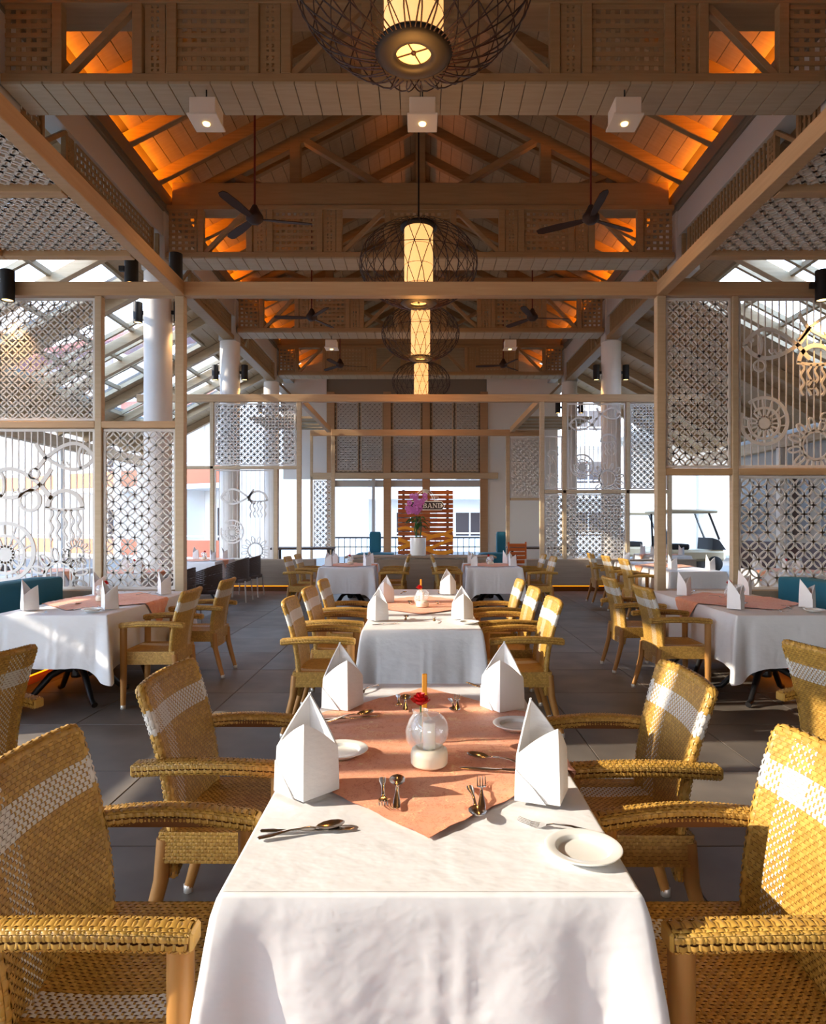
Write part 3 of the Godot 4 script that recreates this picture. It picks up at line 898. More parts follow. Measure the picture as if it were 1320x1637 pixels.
func back_wall() -> void:
	var w := Node3D.new()
	w.name = "wall_back"; add_child(w); w.set_meta("kind", "structure")
	var d := 22.0
	var gx := func(px: float) -> float: return X(px, d)
	var lin := H(766, d)
	part("upper_wall", boxed(V(gx.call(505), lin + 0.2, d + 0.06), V(gx.call(790), 6.4, d + 0.2)), M.panel_back, w)
	part("side_wall", boxed(V(gx.call(778), 0, d - 0.02), V(4.6, 6.4, d + 0.2)), M.wall, w)
	part("side_wall", boxed(V(-4.6, lin, d - 0.02), V(gx.call(522), 6.4, d + 0.2)), M.wall, w)
	part("lintel", boxed(V(gx.call(498), lin, d - 0.22), V(gx.call(795), lin + 0.2, d + 0.05), 0.01), M.post, w)
	part("blind_box", boxed(V(gx.call(523), lin - 0.26, d + 0.06), V(gx.call(778), lin - 0.02, d + 0.14), 0.01), M.strip, w)
	for px in [529, 619, 681, 773]:
		part("wood_pilaster", boxed(V(gx.call(px) - 0.13, 0, d - 0.12), V(gx.call(px) + 0.13, 5.9, d + 0.05), 0.01), M.lintel, w)
	for q in [[537, 573], [576, 612], [627, 673], [690, 724], [728, 765]]:
		var a: float = gx.call(q[0])
		var b: float = gx.call(q[1])
		var o := part("lattice_panel", circles_mb(b - a, 5.7 - lin - 0.26, 0.08, 0.03, 10), M.screen, w)
		o.position = V(a, lin + 0.26, d - 0.0)
		part("panel_frame", frame_mb(b - a, 5.7 - lin - 0.26, 0.03), M.post, o)
	# doors stand open below; a railing closes the terrace
	var r := thing("terrace_railing", "black metal railing with upright bars beyond the open doorway", "railing", V(0, 0, d + 1.2))
	part("top_rail", boxed(Vector3(-3.1, 0.98, -0.03), Vector3(2.2, 1.04, 0.03)), M.iron, r)
	part("lower_rail", boxed(Vector3(-3.1, 0.66, -0.02), Vector3(2.2, 0.7, 0.02)), M.iron, r)
	var bm := boxed(Vector3(-0.014, 0.0, -0.014), Vector3(0.014, 0.98, 0.014)).mesh()
	for k in 27: shape("bar", bm, M.iron, r, Vector3(-3.08 + k * 0.2, 0, 0))
	# two door posts in pale metal
	var t := struct("trim_1")
	for px in [597, 772]: part("door_jamb", boxed(V(gx.call(px) - 0.05, 0, d - 0.1), V(gx.call(px) + 0.05, lin, d + 0.02)), M.strip, t)
	sign_board()

func sign_board() -> void:
	var d := 20.4
	var t := thing("sign_board", "orange slatted wooden sign board with cream lettering BAND", "sign", V(X(680, d), 0, d))
	var w := 88.0 * d / F
	var y0 := H(886, d)
	var y1 := H(783, d)
	var n := 14
	var sm := boxed(Vector3(-w * 0.5, 0, -0.012), Vector3(w * 0.5, (y1 - y0) / n - 0.026, 0.012), 0.003).mesh()
	for k in n: shape("slat", sm, M.orange_wood, t, Vector3(0, y0 + (y1 - y0) * k / n, 0))
	for x in [-0.4, 0.4]: part("batten", boxed(Vector3(w * x - 0.04, 0, -0.05), Vector3(w * x + 0.04, y1, -0.013)), M.table_wood, t)
	# painted waves over the lower slats
	for q in [[0.0, 0.62, 0.0], [0.1, 0.4, 1.7], [0.2, 0.5, 3.1], [0.33, 0.3, 0.8]]:
		var m := MB.new()
		var pts := []
		for k in 25:
			var u := k / 24.0
			pts.append(Vector2((u - 0.5) * w, y0 + 0.16 + q[0] * 1.6 + 0.13 * sin(u * 6.0 + q[2])))
		m.ribbon(pts, 0.06 + 0.09 * q[1], 0.006)
		var o := part("painted_wave", m, M.wave_paint, t)
		o.position.z = 0.0155 + q[0] * 0.02
	var plate_c := Vector2(0.0, H(808.5, d))
	part("emblem_plate", boxed(Vector3(-0.55, plate_c.y - 0.12, 0.013), Vector3(0.55, plate_c.y + 0.12, 0.022), 0.003), M.table_wood, t)
	var fr := MB.new()
	fr.ribbon([plate_c + Vector2(-0.5, 0.13), plate_c + Vector2(0.5, 0.13), plate_c + Vector2(0.6, 0.0), plate_c + Vector2(0.5, -0.13), plate_c + Vector2(-0.5, -0.13), plate_c + Vector2(-0.6, 0.0)], 0.03, 0.02, true)
	fr.ribbon(arc(plate_c + Vector2(0.5, 0), 0.03, 0.03, 0, 330, 11), 0.02, 0.02, true)
	fr.ribbon(arc(plate_c + Vector2(-0.02, 0.16), 0.3, 0.34, 0, 180, 20), 0.025, 0.02)
	fr.ribbon(arc(plate_c + Vector2(-0.02, 0.16), 0.24, 0.28, 10, 80, 10), 0.02, 0.02)
	fr.ribbon(arc(plate_c + Vector2(-0.02, 0.16), 0.24, 0.28, 100, 170, 10), 0.02, 0.02)
	fr.plate([plate_c + Vector2(-0.06, 0.15), plate_c + Vector2(0.06, 0.15), plate_c + Vector2(0.05, 0.34), plate_c + Vector2(0.1, 0.46), plate_c + Vector2(0, 0.52), plate_c + Vector2(-0.1, 0.46), plate_c + Vector2(-0.05, 0.34)], -0.01, 0.01)
	fr.ribbon([plate_c + Vector2(0.26, 0.16), plate_c + Vector2(0.4, 0.17), plate_c + Vector2(0.4, 0.27), plate_c + Vector2(0.28, 0.27)], 0.02, 0.02)
	var f := part("emblem", fr, M.cream, t)
	f.position.z = 0.03
	for q in [["BAND", 0.22, 0.2], ["A", -0.17, 0.2]]:
		var tm := TextMesh.new()
		tm.text = q[0]; tm.depth = 0.015; tm.pixel_size = 0.004; tm.font_size = 52
		var sf := SystemFont.new()
		sf.font_names = PackedStringArray(["Droid Serif"]); sf.font_weight = 700
		tm.font = sf
		shape("lettering", tm, M.cream, t, Vector3(plate_c.x + q[1], plate_c.y, 0.03))

# ------------------------------------------------------------------ lamps and fans
func lamps() -> void:
	var names := ["largest caged pendant lantern, its dark round base lit from inside", "caged pendant lantern hung between the second truss and the first timber portal", "caged pendant lantern hung past the first portal beam", "caged pendant lantern nearest the lattice back wall"]
	var t: Node3D = null
	for k in 4:
		var at := V(X([661, 669, 672, 673][k], [4.15, 8.6, 13.0, 17.4][k]), [4.40, 4.33, 4.72, 4.72][k], [4.15, 8.6, 13.0, 17.4][k])
		if t == null:
			t = thing("pendant_lantern", names[0], "lantern", at, 0.0, "caged pendant lanterns along the nave")
			build_lantern(t)
		else: copy(t, at, 0.3 * k, names[k], "caged pendant lanterns along the nave")
	# ceiling fans in pairs
	var f: Node3D = null
	for k in 3:
		for s in [-1, 1]:
			var d: float = [8.6, 13.1, 17.7][k]
			var at := V(s * 2.2 + 0.03, EYE + [4.05, 4.18, 4.35][k], d)
			var lb := "brown ceiling fan on a red rod before the %s truss, %s side" % [["second", "third", "last"][k], "skylit" if s < 0 else "driveway"]
			var turn: float = [[0.2, 0.5], [1.1, 0.1], [0.2, 0.9]][k][0 if s < 0 else 1]
			if f == null:
				f = thing("ceiling_fan", lb, "fan", at, turn, "brown ceiling fans")
				build_fan(f)
			else: copy(f, at, turn, lb, "brown ceiling fans")
	var b: Node3D = null
	var spots := [[330, 6.62, 5.49], [675, 6.62, 5.49], [998, 6.62, 5.49], [530, 15.2, 5.52], [815, 15.2, 5.52]]
	for k in 5:
		var q: Array = spots[k]
		var at := V(X(q[0], q[1]), q[2], q[1])
		var lb: String = ["square white downlight box under the near truss, by the skylit side", "square white downlight box at the middle of the near truss", "square white downlight box under the near truss, by the driveway side", "small square downlight under the third truss, by the skylit side", "small square downlight under the third truss, by the driveway side"][k]
		if b == null:
			b = thing("downlight", lb, "downlight", at, 0.0, "square downlights under the trusses")
			var m := MB.new()
			m.span(Vector3(-0.15, 0, -0.15), Vector3(0.15, 0.02, 0.15), 0.004); m.span(Vector3(-0.13, 0.02, -0.13), Vector3(0.13, 0.19, 0.13), 0.006)
			part("housing", m, M.white_box, b)
			var l := MB.new()
			l.lathe([Vector2(0.001, -0.012), Vector2(0.034, -0.012), Vector2(0.036, 0.0)], 16)
			part("lamp", l, M.bulb, b)
			part("cable", boxed(Vector3(-0.006, 0.19, -0.006), Vector3(0.006, 0.36, 0.006)), M.black, b)
			var sp := SpotLight3D.new()
			sp.light_color = Color(1.0, 0.78, 0.5); sp.light_energy = 2.0; sp.spot_angle = 40.0; sp.spot_range = 30.0; sp.spot_attenuation = 2.0; sp.light_size = 0.04; sp.shadow_enabled = true
			b.add_child(sp)
			sp.position = Vector3(0, -0.02, 0); sp.rotation.x = -PI / 2
		else: copy(b, at, 0.0, lb, "square downlights under the trusses")

func build_lantern(t: Node3D) -> void: # origin at the underside of the base disc
	var cage := MB.new()
	for dir in [-1, 1]:
		for k in 26:
			var pts := []
			for i in 17:
				var u := i / 16.0
				var ph := lerpf(-1.25, 1.25, u)
				var th: float = TAU * k / 26 + dir * (u - 0.5) * 0.62
				pts.append(Vector3(cos(th) * 0.77 * cos(ph), 0.52 + 0.54 * sin(ph), sin(th) * 0.77 * cos(ph)))
			cage.tube(pts, 0.0052, 4, false)
	for q in [[0.0, 0.77, 0.52]]:
		var pts := []
		for i in 49: pts.append(Vector3(cos(TAU * i / 48) * q[1], q[2], sin(TAU * i / 48) * q[1]))
		cage.tube(pts, 0.005, 4, false)
	part("wire_cage", cage, M.cage, t)
	var base := MB.new()
	base.lathe([Vector2(0.112, 0.03), Vector2(0.112, 0.0), Vector2(0.15, -0.012), Vector2(0.21, 0.0), Vector2(0.245, 0.025), Vector2(0.235, 0.05), Vector2(0.19, 0.06)], 36)
	part("base_ring", base, M.black, t)
	base = MB.new()
	base.lathe([Vector2(0.19, 0.98), Vector2(0.24, 1.0), Vector2(0.24, 1.03), Vector2(0.05, 1.06), Vector2(0.0, 1.07)], 36)
	part("top_cap", base, M.black, t)
	var sh := MB.new()
	sh.lathe([Vector2(0.0, 0.032), Vector2(0.187, 0.033), Vector2(0.188, 0.06), Vector2(0.188, 0.985), Vector2(0.0, 0.99)], 32)
	part("lamp_shade", sh, M.shade, t)
	var fr := MB.new()
	for k in 2: fr.beam(Vector3(cos(0.4 + k * PI / 2), 0, sin(0.4 + k * PI / 2)) * 0.112 + Vector3(0, 0.026, 0), Vector3(-cos(0.4 + k * PI / 2), 0, -sin(0.4 + k * PI / 2)) * 0.112 + Vector3(0, 0.026, 0), 0.007, 0.006)
	fr.lathe([Vector2(0.0, 0.018), Vector2(0.016, 0.018), Vector2(0.016, 0.03)], 12)
	part("shade_frame", fr, M.cage, t)
	for y in [0.25, 0.5, 0.75]:
		var hoop := MB.new()
		hoop.lathe([Vector2(0.189, y - 0.003), Vector2(0.192, y), Vector2(0.189, y + 0.003)], 32)
		part("shade_hoop", hoop, M.cage, t)
	part("cable", boxed(Vector3(-0.009, 1.06, -0.009), Vector3(0.009, 4.6, 0.009)), M.black, t)
	var l := OmniLight3D.new()
	l.light_color = Color(1.0, 0.68, 0.34); l.light_energy = 1.0; l.omni_range = 40.0; l.omni_attenuation = 2.0; l.light_size = 0.1; l.shadow_enabled = true
	t.add_child(l)
	l.position = Vector3(0, -0.42, 0)

func build_fan(t: Node3D) -> void:
	var hub := MB.new()
	hub.lathe([Vector2(0.0, -0.1), Vector2(0.06, -0.095), Vector2(0.11, -0.05), Vector2(0.11, 0.0), Vector2(0.07, 0.06), Vector2(0.03, 0.14), Vector2(0.0, 0.15)], 20)
	part("motor", hub, M.fan, t)
	var rod := MB.new()
	rod.tube([Vector3(0, 0.12, 0), Vector3(0, 2.65, 0)], 0.014, 8)
	part("rod", rod, M.red_rod, t)
	for k in 3:
		var m := MB.new()
		m.xf = Transform3D(Basis(Vector3.UP, TAU * k / 3), Vector3.ZERO)
		var st := [[0.09, 0.03], [0.2, 0.045], [0.45, 0.06], [0.68, 0.055], [0.74, 0.03]]
		for i in 4:
			var a: Array = st[i]
			var b: Array = st[i + 1]
			var p := []
			for y in [-0.006, 0.006]:
				for q in [[a[0], -a[1], 0.5], [b[0], -b[1], 0.5], [b[0], b[1], -0.5], [a[0], a[1], -0.5]]: p.append(Vector3(q[0], -0.04 + y + q[1] * -0.22, q[1]))
			m.hexa(p)
		part("blade", m, M.fan, t)

# ------------------------------------------------------------------ rattan armchair: faces +x, origin on the floor under the seat
const TAN := [Color(0.49, 0.275, 0.05), Color(0.57, 0.325, 0.065), Color(0.43, 0.235, 0.042)]
const PALE := Color(0.72, 0.68, 0.6)

func weave(m: MB, f: Callable, nu: int, nv: int, h: float, warp := Vector2i(-1, -1), weft := Vector2i(-1, -1), paint = null) -> void:
	m.tinted = true
	for j in nv:
		for i in nu:
			var over := (i + j) % 2 == 0
			var c: Color = TAN[rng.randi() % 3]
			if over and j >= weft.x and j < weft.y: c = PALE
			if not over and i >= warp.x and i < warp.y: c = PALE
			if over and i >= warp.x and i < warp.y and j >= weft.x and j < weft.y: c = PALE
			if paint != null and paint.call(i, j): c = PALE
			m.col = c
			var hu := 0.9 if over else 0.26
			var hv := 0.46 if over else 0.5
			var i0 := m.v.size()
			for b in 3:
				for a in 3:
					var u := clampf((i + 0.5 + (a - 1) * hu) / nu, 0, 1)
					var w := clampf((j + 0.5 + (b - 1) * hv) / nv, 0, 1)
					var along := a if over else b
					var cross := b if over else a
					var e := h * ((1.0 if along == 1 else -0.25) - (0.0 if cross == 1 else (0.42 if along == 1 else 0.1)))
					var s: Array = f.call(u, w)
					m.vert(s[0] + s[1] * e)
			for b in 2:
				for a in 2:
					var q := i0 + b * 3 + a
					m.tri(q, q + 1, q + 4); m.tri(q, q + 4, q + 3)

func back_x(y: float) -> float:
	var t := clampf((y - 0.28) / 0.64, 0, 1)
	return -0.178 - 0.105 * pow(t, 1.7) + 0.018 * sin(t * PI)
func back_point(u: float, w: float, side: float) -> Array: # u across from +z to -z, w up
	var y := lerpf(0.28, 0.9, w)
	var half := 0.205 + 0.024 * w
	if w < 0.2: half *= 0.9 + 0.5 * w
	var z := lerpf(half, -half, u)
	var e := 0.012
	var n := Vector3(1.0, (back_x(y - e) - back_x(y + e)) / (2 * e) * -1.0, 0.0)
	n = Vector3(n.x, -(back_x(y + e) - back_x(y - e)) / (2 * e), -2.0 * 0.5 * z).normalized()
	return [Vector3(back_x(y) + 0.5 * z * z, y, z) + n * 0.014 * side, n * side]

var chair: Node3D

func build_chair(t: Node3D) -> void:
	# backrest: woven both sides over a dark core
	var nu := 42
	var nv := 60
	var b := MB.new()
	weave(b, func(u, w): return back_point(u, w, 1.0), nu, nv, 0.0026, Vector2i(6, 14), Vector2i(46, 53))
	weave(b, func(u, w): return back_point(1.0 - u, w, -1.0), nu, nv, 0.0026, Vector2i(28, 36), Vector2i(46, 53))
	var back := part("backrest", b, M.rattan, t, "woven rattan backrest with a pale band across the top")
	var core := MB.new()
	for sd in [1.0, -1.0]:
		var rows := []
		for j in 21:
			var r := PackedVector3Array()
			for i in 9:
				var q := back_point(i / 8.0 if sd > 0 else 1.0 - i / 8.0, j / 20.0, sd)
				r.append(q[0] - q[1] * 0.0012)
			rows.append(r)
		core.grid(rows)
	part("backing", core, M.core, back)
	# plaited rim
	var rim_pts := []
	for j in 31: rim_pts.append(back_point(0.0, j / 30.0, 0.0)[0])
	for i in range(1, 20): rim_pts.append(back_point(i / 20.0, 1.0, 0.0)[0] + Vector3(0, 0.004, 0))
	for j in 31: rim_pts.append(back_point(1.0, 1.0 - j / 30.0, 0.0)[0])
	var rp := func(u: float, w: float) -> Array:
		var k := u * (rim_pts.size() - 1)
		var i := mini(int(k), rim_pts.size() - 2)
		var p: Vector3 = rim_pts[i].lerp(rim_pts[i + 1], k - i)
		var tg: Vector3 = (rim_pts[i + 1] - rim_pts[i]).normalized()
		var s := Vector3(1, 0, 0) - tg * tg.x
		s = s.normalized()
		var n := s * cos(TAU * w) + tg.cross(s) * sin(TAU * w)
		return [p + n * 0.0165, n]
	var r := MB.new()
	weave(r, rp, 110, 8, 0.0035, Vector2i(-1, -1), Vector2i(-1, -1), func(i, j):
		var p: Vector3 = rp.call((i + 0.5) / 110.0, 0.0)[0]
		return p.y > 0.767 and p.y < 0.842)
	part("rim", r, M.rattan, back)
	# seat
	var seat := MB.new()
	weave(seat, func(u, w):
		var z := lerpf(0.235, -0.235, w)
		var x := lerpf(-0.19, 0.225, u)
		return [Vector3(x, 0.445 - 0.014 * sin(PI * u) * sin(PI * w), z), Vector3.UP], 42, 43, 0.0026, Vector2i(-1, -1), Vector2i(6, 13))
	var per := func(u: float, w: float) -> Array:
		var t4 := u * 4.0
		var k := int(t4) % 4
		var fr := t4 - int(t4)
		var c := [Vector3(0.225, 0, 0.235), Vector3(0.225, 0, -0.235), Vector3(-0.19, 0, -0.235), Vector3(-0.19, 0, 0.235)]
		var n: Vector3 = [Vector3(1, 0, 0), Vector3(0, 0, -1), Vector3(-1, 0, 0), Vector3(0, 0, 1)][k]
		return [c[k].lerp(c[(k + 1) % 4], fr) + Vector3(0, lerpf(0.345, 0.447, w), 0), n]
	weave(seat, per, 168, 9, 0.0026)
	var so := part("seat", seat, M.rattan, t)
	part("seat_core", boxed(Vector3(-0.189, 0.345, -0.234), Vector3(0.224, 0.43, 0.234)), M.core, so)
	for s in [-1, 1]:
		var path := []
		for k in 13:
			var u := k / 12.0
			path.append(Vector3(lerpf(-0.262, 0.228, u), 0.655 + 0.016 * sin(PI * u), s * (0.243 + 0.018 * sin(PI * u))))
		var ap := func(u: float, w: float) -> Array:
			var k := u * 12.0
			var i := mini(int(k), 11)
			var p: Vector3 = path[i].lerp(path[i + 1], k - i)
			var a := -TAU * w
			var q := Vector2(signf(cos(a)) * pow(absf(cos(a)), 0.55) * 0.029, signf(sin(a)) * pow(absf(sin(a)), 0.55) * 0.021)
			var n := Vector3(0, q.y / 0.021, q.x / 0.029).normalized()
			return [p + Vector3(0, q.y, q.x), n]
		var am := MB.new()
		weave(am, ap, 48, 14, 0.0038)
		for e in [[0.0, -1.0], [1.0, 1.0]]: # rounded ends
			var pc: Vector3 = path[0 if e[0] == 0.0 else 12]
			am.col = TAN[0]
			am.box(pc + Vector3(e[1] * 0.001, 0, 0), Vector3(0.012, 0.038, 0.052), 0.005)
		var arm := part("armrest", am, M.rattan, t)
		part("arm_core", boxed(Vector3(-0.26, 0.645, s * 0.25 - 0.02), Vector3(0.226, 0.668, s * 0.25 + 0.02)), M.core, arm)
		# front post and leg in one wrapped length
		var fp := MB.new()
		fp.tube([Vector3(0.204, 0.65, s * 0.244), Vector3(0.204, 0.4, s * 0.244), Vector3(0.206, 0.2, s * 0.242), Vector3(0.21, 0.02, s * 0.24)], [0.026, 0.026, 0.024, 0.019], 10)
		part("leg", fp, M.leg, t)
		var rl := MB.new()
		rl.tube([Vector3(-0.178, 0.42, s * 0.215), Vector3(-0.19, 0.28, s * 0.215), Vector3(-0.225, 0.14, s * 0.218), Vector3(-0.26, 0.02, s * 0.22)], [0.025, 0.024, 0.022, 0.018], 10)
		part("leg", rl, M.leg, t)
		for q in [Vector3(0.21, 0, s * 0.24), Vector3(-0.261, 0, s * 0.22)]:
			var tp := MB.new()
			tp.lathe([Vector2(0.0, 0.0), Vector2(0.019, 0.0), Vector2(0.02, 0.03), Vector2(0.0, 0.031)], 10, q)
			part("foot", tp, M.tip, t)

func chairs() -> void:
	var list := [
		[-0.662, 1.5, 0, "rattan armchair drawn up by the crossed spoon and knife", ""],
		[-0.655, 2.36, 0, "rattan armchair at the candle table, opposite the two bread plates", ""],
		[0.7, 1.5, 1, "sunlit rattan armchair drawn up by the white plate and fork", ""],
		[0.69, 2.34, 1, "rattan armchair at the candle table beside the second bread plate", ""],
		[-2.0, 2.73, 1, "rattan armchair standing alone by the aisle, back towards the candle table", ""],
		[1.97, 2.85, 0, "sunlit rattan armchair by the aisle, its pale band striped by shadow", ""],
	]
	for k in 3:
		var q: float = [4.68, 5.47, 6.27][k]
		var which: String = ["end rattan armchair by the aisle gap", "middle rattan armchair of three", "end rattan armchair by the orchid tables"][k]
		list.append([-0.68, q, 0, "%s at the long centre table, skylit side" % which, "row of chairs at the long table, skylit side"])
		list.append([0.7, q, 1, "%s at the long centre table, driveway side" % which, "row of chairs at the long table, driveway side"])
	list.append([-2.13, 5.4, 1, "rattan armchair at the fish screen table, nearer its iron pedestal leg", ""])
	list.append([-2.13, 6.42, 1, "rattan armchair at the fish screen table, beside the timber post", ""])
	list.append([2.15, 5.62, 0, "rattan armchair at the nautilus screen table, nearer its iron pedestal", ""])
	list.append([2.15, 6.62, 0, "rattan armchair at the nautilus screen table, beside the timber post", ""])
	for k in 3: list.append([3.43, 10.3 + k, 0, "%s at the three chair table past the post" % ["rattan armchair nearest the timber post", "middle rattan armchair", "rattan armchair nearest the plinth wall"][k], "row of chairs beyond the portal post"])
	for q in [11.0, 11.9]:
		var en := "by the long table" if q < 11.5 else "by the counter"
		list.append([-1.98, q, 0, "outer rattan armchair of the skylit side orchid table, end %s" % en, "outer chairs at the table by the orchid, skylit side"])
		list.append([-0.46, q, 1, "inner rattan armchair of the skylit side orchid table, end %s" % en, "inner chairs at the table by the orchid, skylit side"])
		list.append([0.46, q, 0, "inner rattan armchair of the driveway side orchid table, end %s" % en, "inner chairs at the table by the orchid, driveway side"])
		list.append([1.98, q, 1, "outer rattan armchair of the driveway side orchid table, end %s" % en, "outer chairs at the table by the orchid, driveway side"])
	for k in list.size():
		var q: Array = list[k]
		var at := V(q[0], 0, q[1])
		var turn := (PI if q[2] == 1 else 0.0) + (rng.randf() - 0.5) * (0.04 if k < 6 else 0.05)
		if k == 4: turn = PI - 0.25
		if k == 5: turn = 0.25
		if chair == null:
			chair = thing("rattan_armchair", q[3], "chair", at, turn, q[4])
			build_chair(chair)
		else: copy(chair, at, turn, q[3], q[4])

# ------------------------------------------------------------------ tables, cloths and what stands on them
func cloth_mb(hx: float, hz: float, drop: float, sd: float) -> MB: # origin at the middle of the top surface
	var m := MB.new()
	var rows := []
	var nx := 40
	var nz := 60
	for j in nz + 1:
		var r := PackedVector3Array()
		for i in nx + 1:
			var x := lerpf(-hx + 0.01, hx - 0.01, i / float(nx))
			var z := lerpf(hz - 0.01, -hz + 0.01, j / float(nz))
			var y := 0.0012 * noise.get_noise_2d(x * 2.0 + sd, z * 2.0)
			for q in [-0.7, 0.02, 0.16, 0.75]: y += 0.0016 * exp(-pow((x / hx - q) / 0.018, 2)) # pressed creases
			y *= 1.0 - smoothstep(0.9, 0.99, maxf(absf(x) / hx, absf(z) / hz))
			r.append(Vector3(x, y, z))
		rows.append(r)
	m.grid(rows)
	# skirt round the edge
	var cs := [Vector2(hx, hz), Vector2(hx, -hz), Vector2(-hx, -hz), Vector2(-hx, hz)]
	var ring := []
	for k in 4:
		var a: Vector2 = cs[k]
		var b: Vector2 = cs[(k + 1) % 4]
		var dir := (b - a).normalized()
		var n := Vector2(-dir.y, dir.x) if Vector2(-dir.y, dir.x).dot(a + b) > 0 else Vector2(dir.y, -dir.x)
		var len := a.distance_to(b)
		var steps := maxi(24, int(len / 0.013))
		for i in steps:
			var s := len * i / steps
			var near := minf(s, len - s)
			var toc := ((a if s < len - s else b).normalized()) * 0.0
			var cd: Vector2 = Vector2(signf((a if s < len - s else b).x), signf((a if s < len - s else b).y)).normalized()
			var kk := exp(-pow(near / 0.035, 2))
			ring.append([a + dir * s, n.lerp(cd, kk).normalized(), near, kk, s + k * 3.1, toc])
	rows = []
	var nr := 16
	for lip in [[0.014, -0.003], [0.0095, -0.0002], [0.003, -0.0025]]: # rounded edge
		var r := PackedVector3Array()
		for q in ring: r.append(Vector3(q[0].x - signf(q[0].x) * (lip[0] if absf(q[0].x) > hx - 0.03 else 0.0), lip[1], q[0].y - signf(q[0].y) * (lip[0] if absf(q[0].y) > hz - 0.03 else 0.0)))
		rows.append(r)
	for j in nr + 1:
		var t := j / float(nr)
		var r := PackedVector3Array()
		for q in ring:
			var near: float = q[2]
			var w := exp(-pow(near / 0.11, 2))
			var dd := drop * (1.0 + 0.3 * w) + 0.01 * noise.get_noise_1d(q[4] * 3.0 + sd)
			var fl: float = 0.014 + 0.08 * q[3] - 0.02 * exp(-pow((near - 0.1) / 0.045, 2))
			fl += (1.0 - w) * 0.009 * sin(q[4] * 14.0 + sd + 1.5 * noise.get_noise_1d(q[4] * 2.0))
			fl += 0.006 * noise.get_noise_2d(q[4] * 9.0, t * 3.0 + sd)
			if absf(q[1].y) > 0.9:
				for cr in [-0.7, 0.02, 0.16, 0.75]: fl += 0.006 * exp(-pow((q[0].x / hx - cr) / 0.03, 2))
			var o := 0.004 + fl * pow(t, 0.85)
			var p: Vector2 = q[0] + q[1] * o * smoothstep(0.0, 0.06, t)
			r.append(Vector3(p.x, -0.008 - dd * t, p.y))
		rows.append(r)
	rows.reverse()
	m.grid(rows, true)
	return m

func runner_mb(hx: float, half_diag: float, sd: float) -> MB: # square cloth laid cornerwise; corners hang over the sides
	var m := MB.new()
	m.mapped = true
	var n := 56
	var rows := []
	var fall := func(x: float, z: float) -> Vector3:
		var rip := 0.0055 * noise.get_noise_2d(x * 4.0 + sd + z * 3.0, z * 14.0) + 0.004
		if absf(x) <= hx: return Vector3(x, 0.003 + rip, z)
		var e := absf(x) - hx
		return Vector3(signf(x) * (hx + 0.012 + e * 0.06 + rip), 0.003 - e, z)
	for lay in 2:
		rows = []
		for j in n + 1:
			var r := PackedVector3Array()
			for i in n + 1:
				var u := i / float(n) * 2.0 - 1.0
				var w := j / float(n) * 2.0 - 1.0
				var p: Vector3 = fall.call((u - w) * 0.5 * half_diag, -(u + w) * 0.5 * half_diag)
				r.append(p + Vector3(0, -0.0014 if lay == 1 else 0.0, 0))
			rows.append(r)
		if lay == 1: rows.reverse()
		m.grid(rows)
	return m

func pedestal(t: Node3D, z: float) -> void:
	var c := MB.new()
	c.lathe([Vector2(0.05, 0.2), Vector2(0.05, 0.3), Vector2(0.04, 0.32), Vector2(0.036, 0.66), Vector2(0.05, 0.68)], 16, Vector3(0, 0, z))
	c.lathe([Vector2(0.0, 0.17), Vector2(0.04, 0.18), Vector2(0.05, 0.2)], 16, Vector3(0, 0, z))
	part("pedestal", c, M.iron, t)
	for k in 4:
		var m := MB.new()
		m.xf = Transform3D(Basis(Vector3.UP, PI / 4 + k * PI / 2), Vector3(0, 0, z))
		m.tube([Vector3(0.02, 0.25, 0), Vector3(0.1, 0.27, 0), Vector3(0.2, 0.22, 0), Vector3(0.3, 0.11, 0), Vector3(0.36, 0.045, 0), Vector3(0.42, 0.025, 0)], [0.034, 0.032, 0.028, 0.024, 0.022, 0.024], 8)
		part("leg", m, M.iron, t)
		var u := MB.new()
		u.xf = m.xf
		u.tube([Vector3(0.03, 0.56, 0), Vector3(0.14, 0.6, 0), Vector3(0.22, 0.68, 0)], 0.013, 6)
		part("bracket", u, M.iron, t)

func table(cx: float, d0: float, d1: float, hx: float, phrase: String, drop := 0.36, runner_d := [], diag := 0.64) -> void:
	var hz := (d1 - d0) * 0.5
	var at := V(cx, 0, (d0 + d1) * 0.5)
	var t := thing("dining_table", "black iron pedestal table under %s" % phrase, "table", at)
	part("table_top", boxed(Vector3(-hx + 0.012, 0.715, -hz + 0.012), Vector3(hx - 0.012, 0.741, hz - 0.012), 0.004), M.table_wood, t)
	if hz > 0.7:
		pedestal(t, hz * 0.55); pedestal(t, -hz * 0.55)
	else: pedestal(t, 0.0)
	one("tablecloth", cloth_mb(hx, hz, drop, cx * 3.0 + d0).mesh(), M.cloth, "long white tablecloth of %s" % phrase, "tablecloth", at + Vector3(0, TOP, 0))
	for rd in runner_d:
		one("table_runner", runner_mb(hx, diag, d0).mesh(), M.runner, "salmon printed square cloth laid cornerwise on %s" % phrase, "table runner", V(cx, TOP + 0.002, rd), 0.0, "" if runner_d.size() == 1 else "salmon cloths on %s" % phrase)

var napkin_proto: Node3D

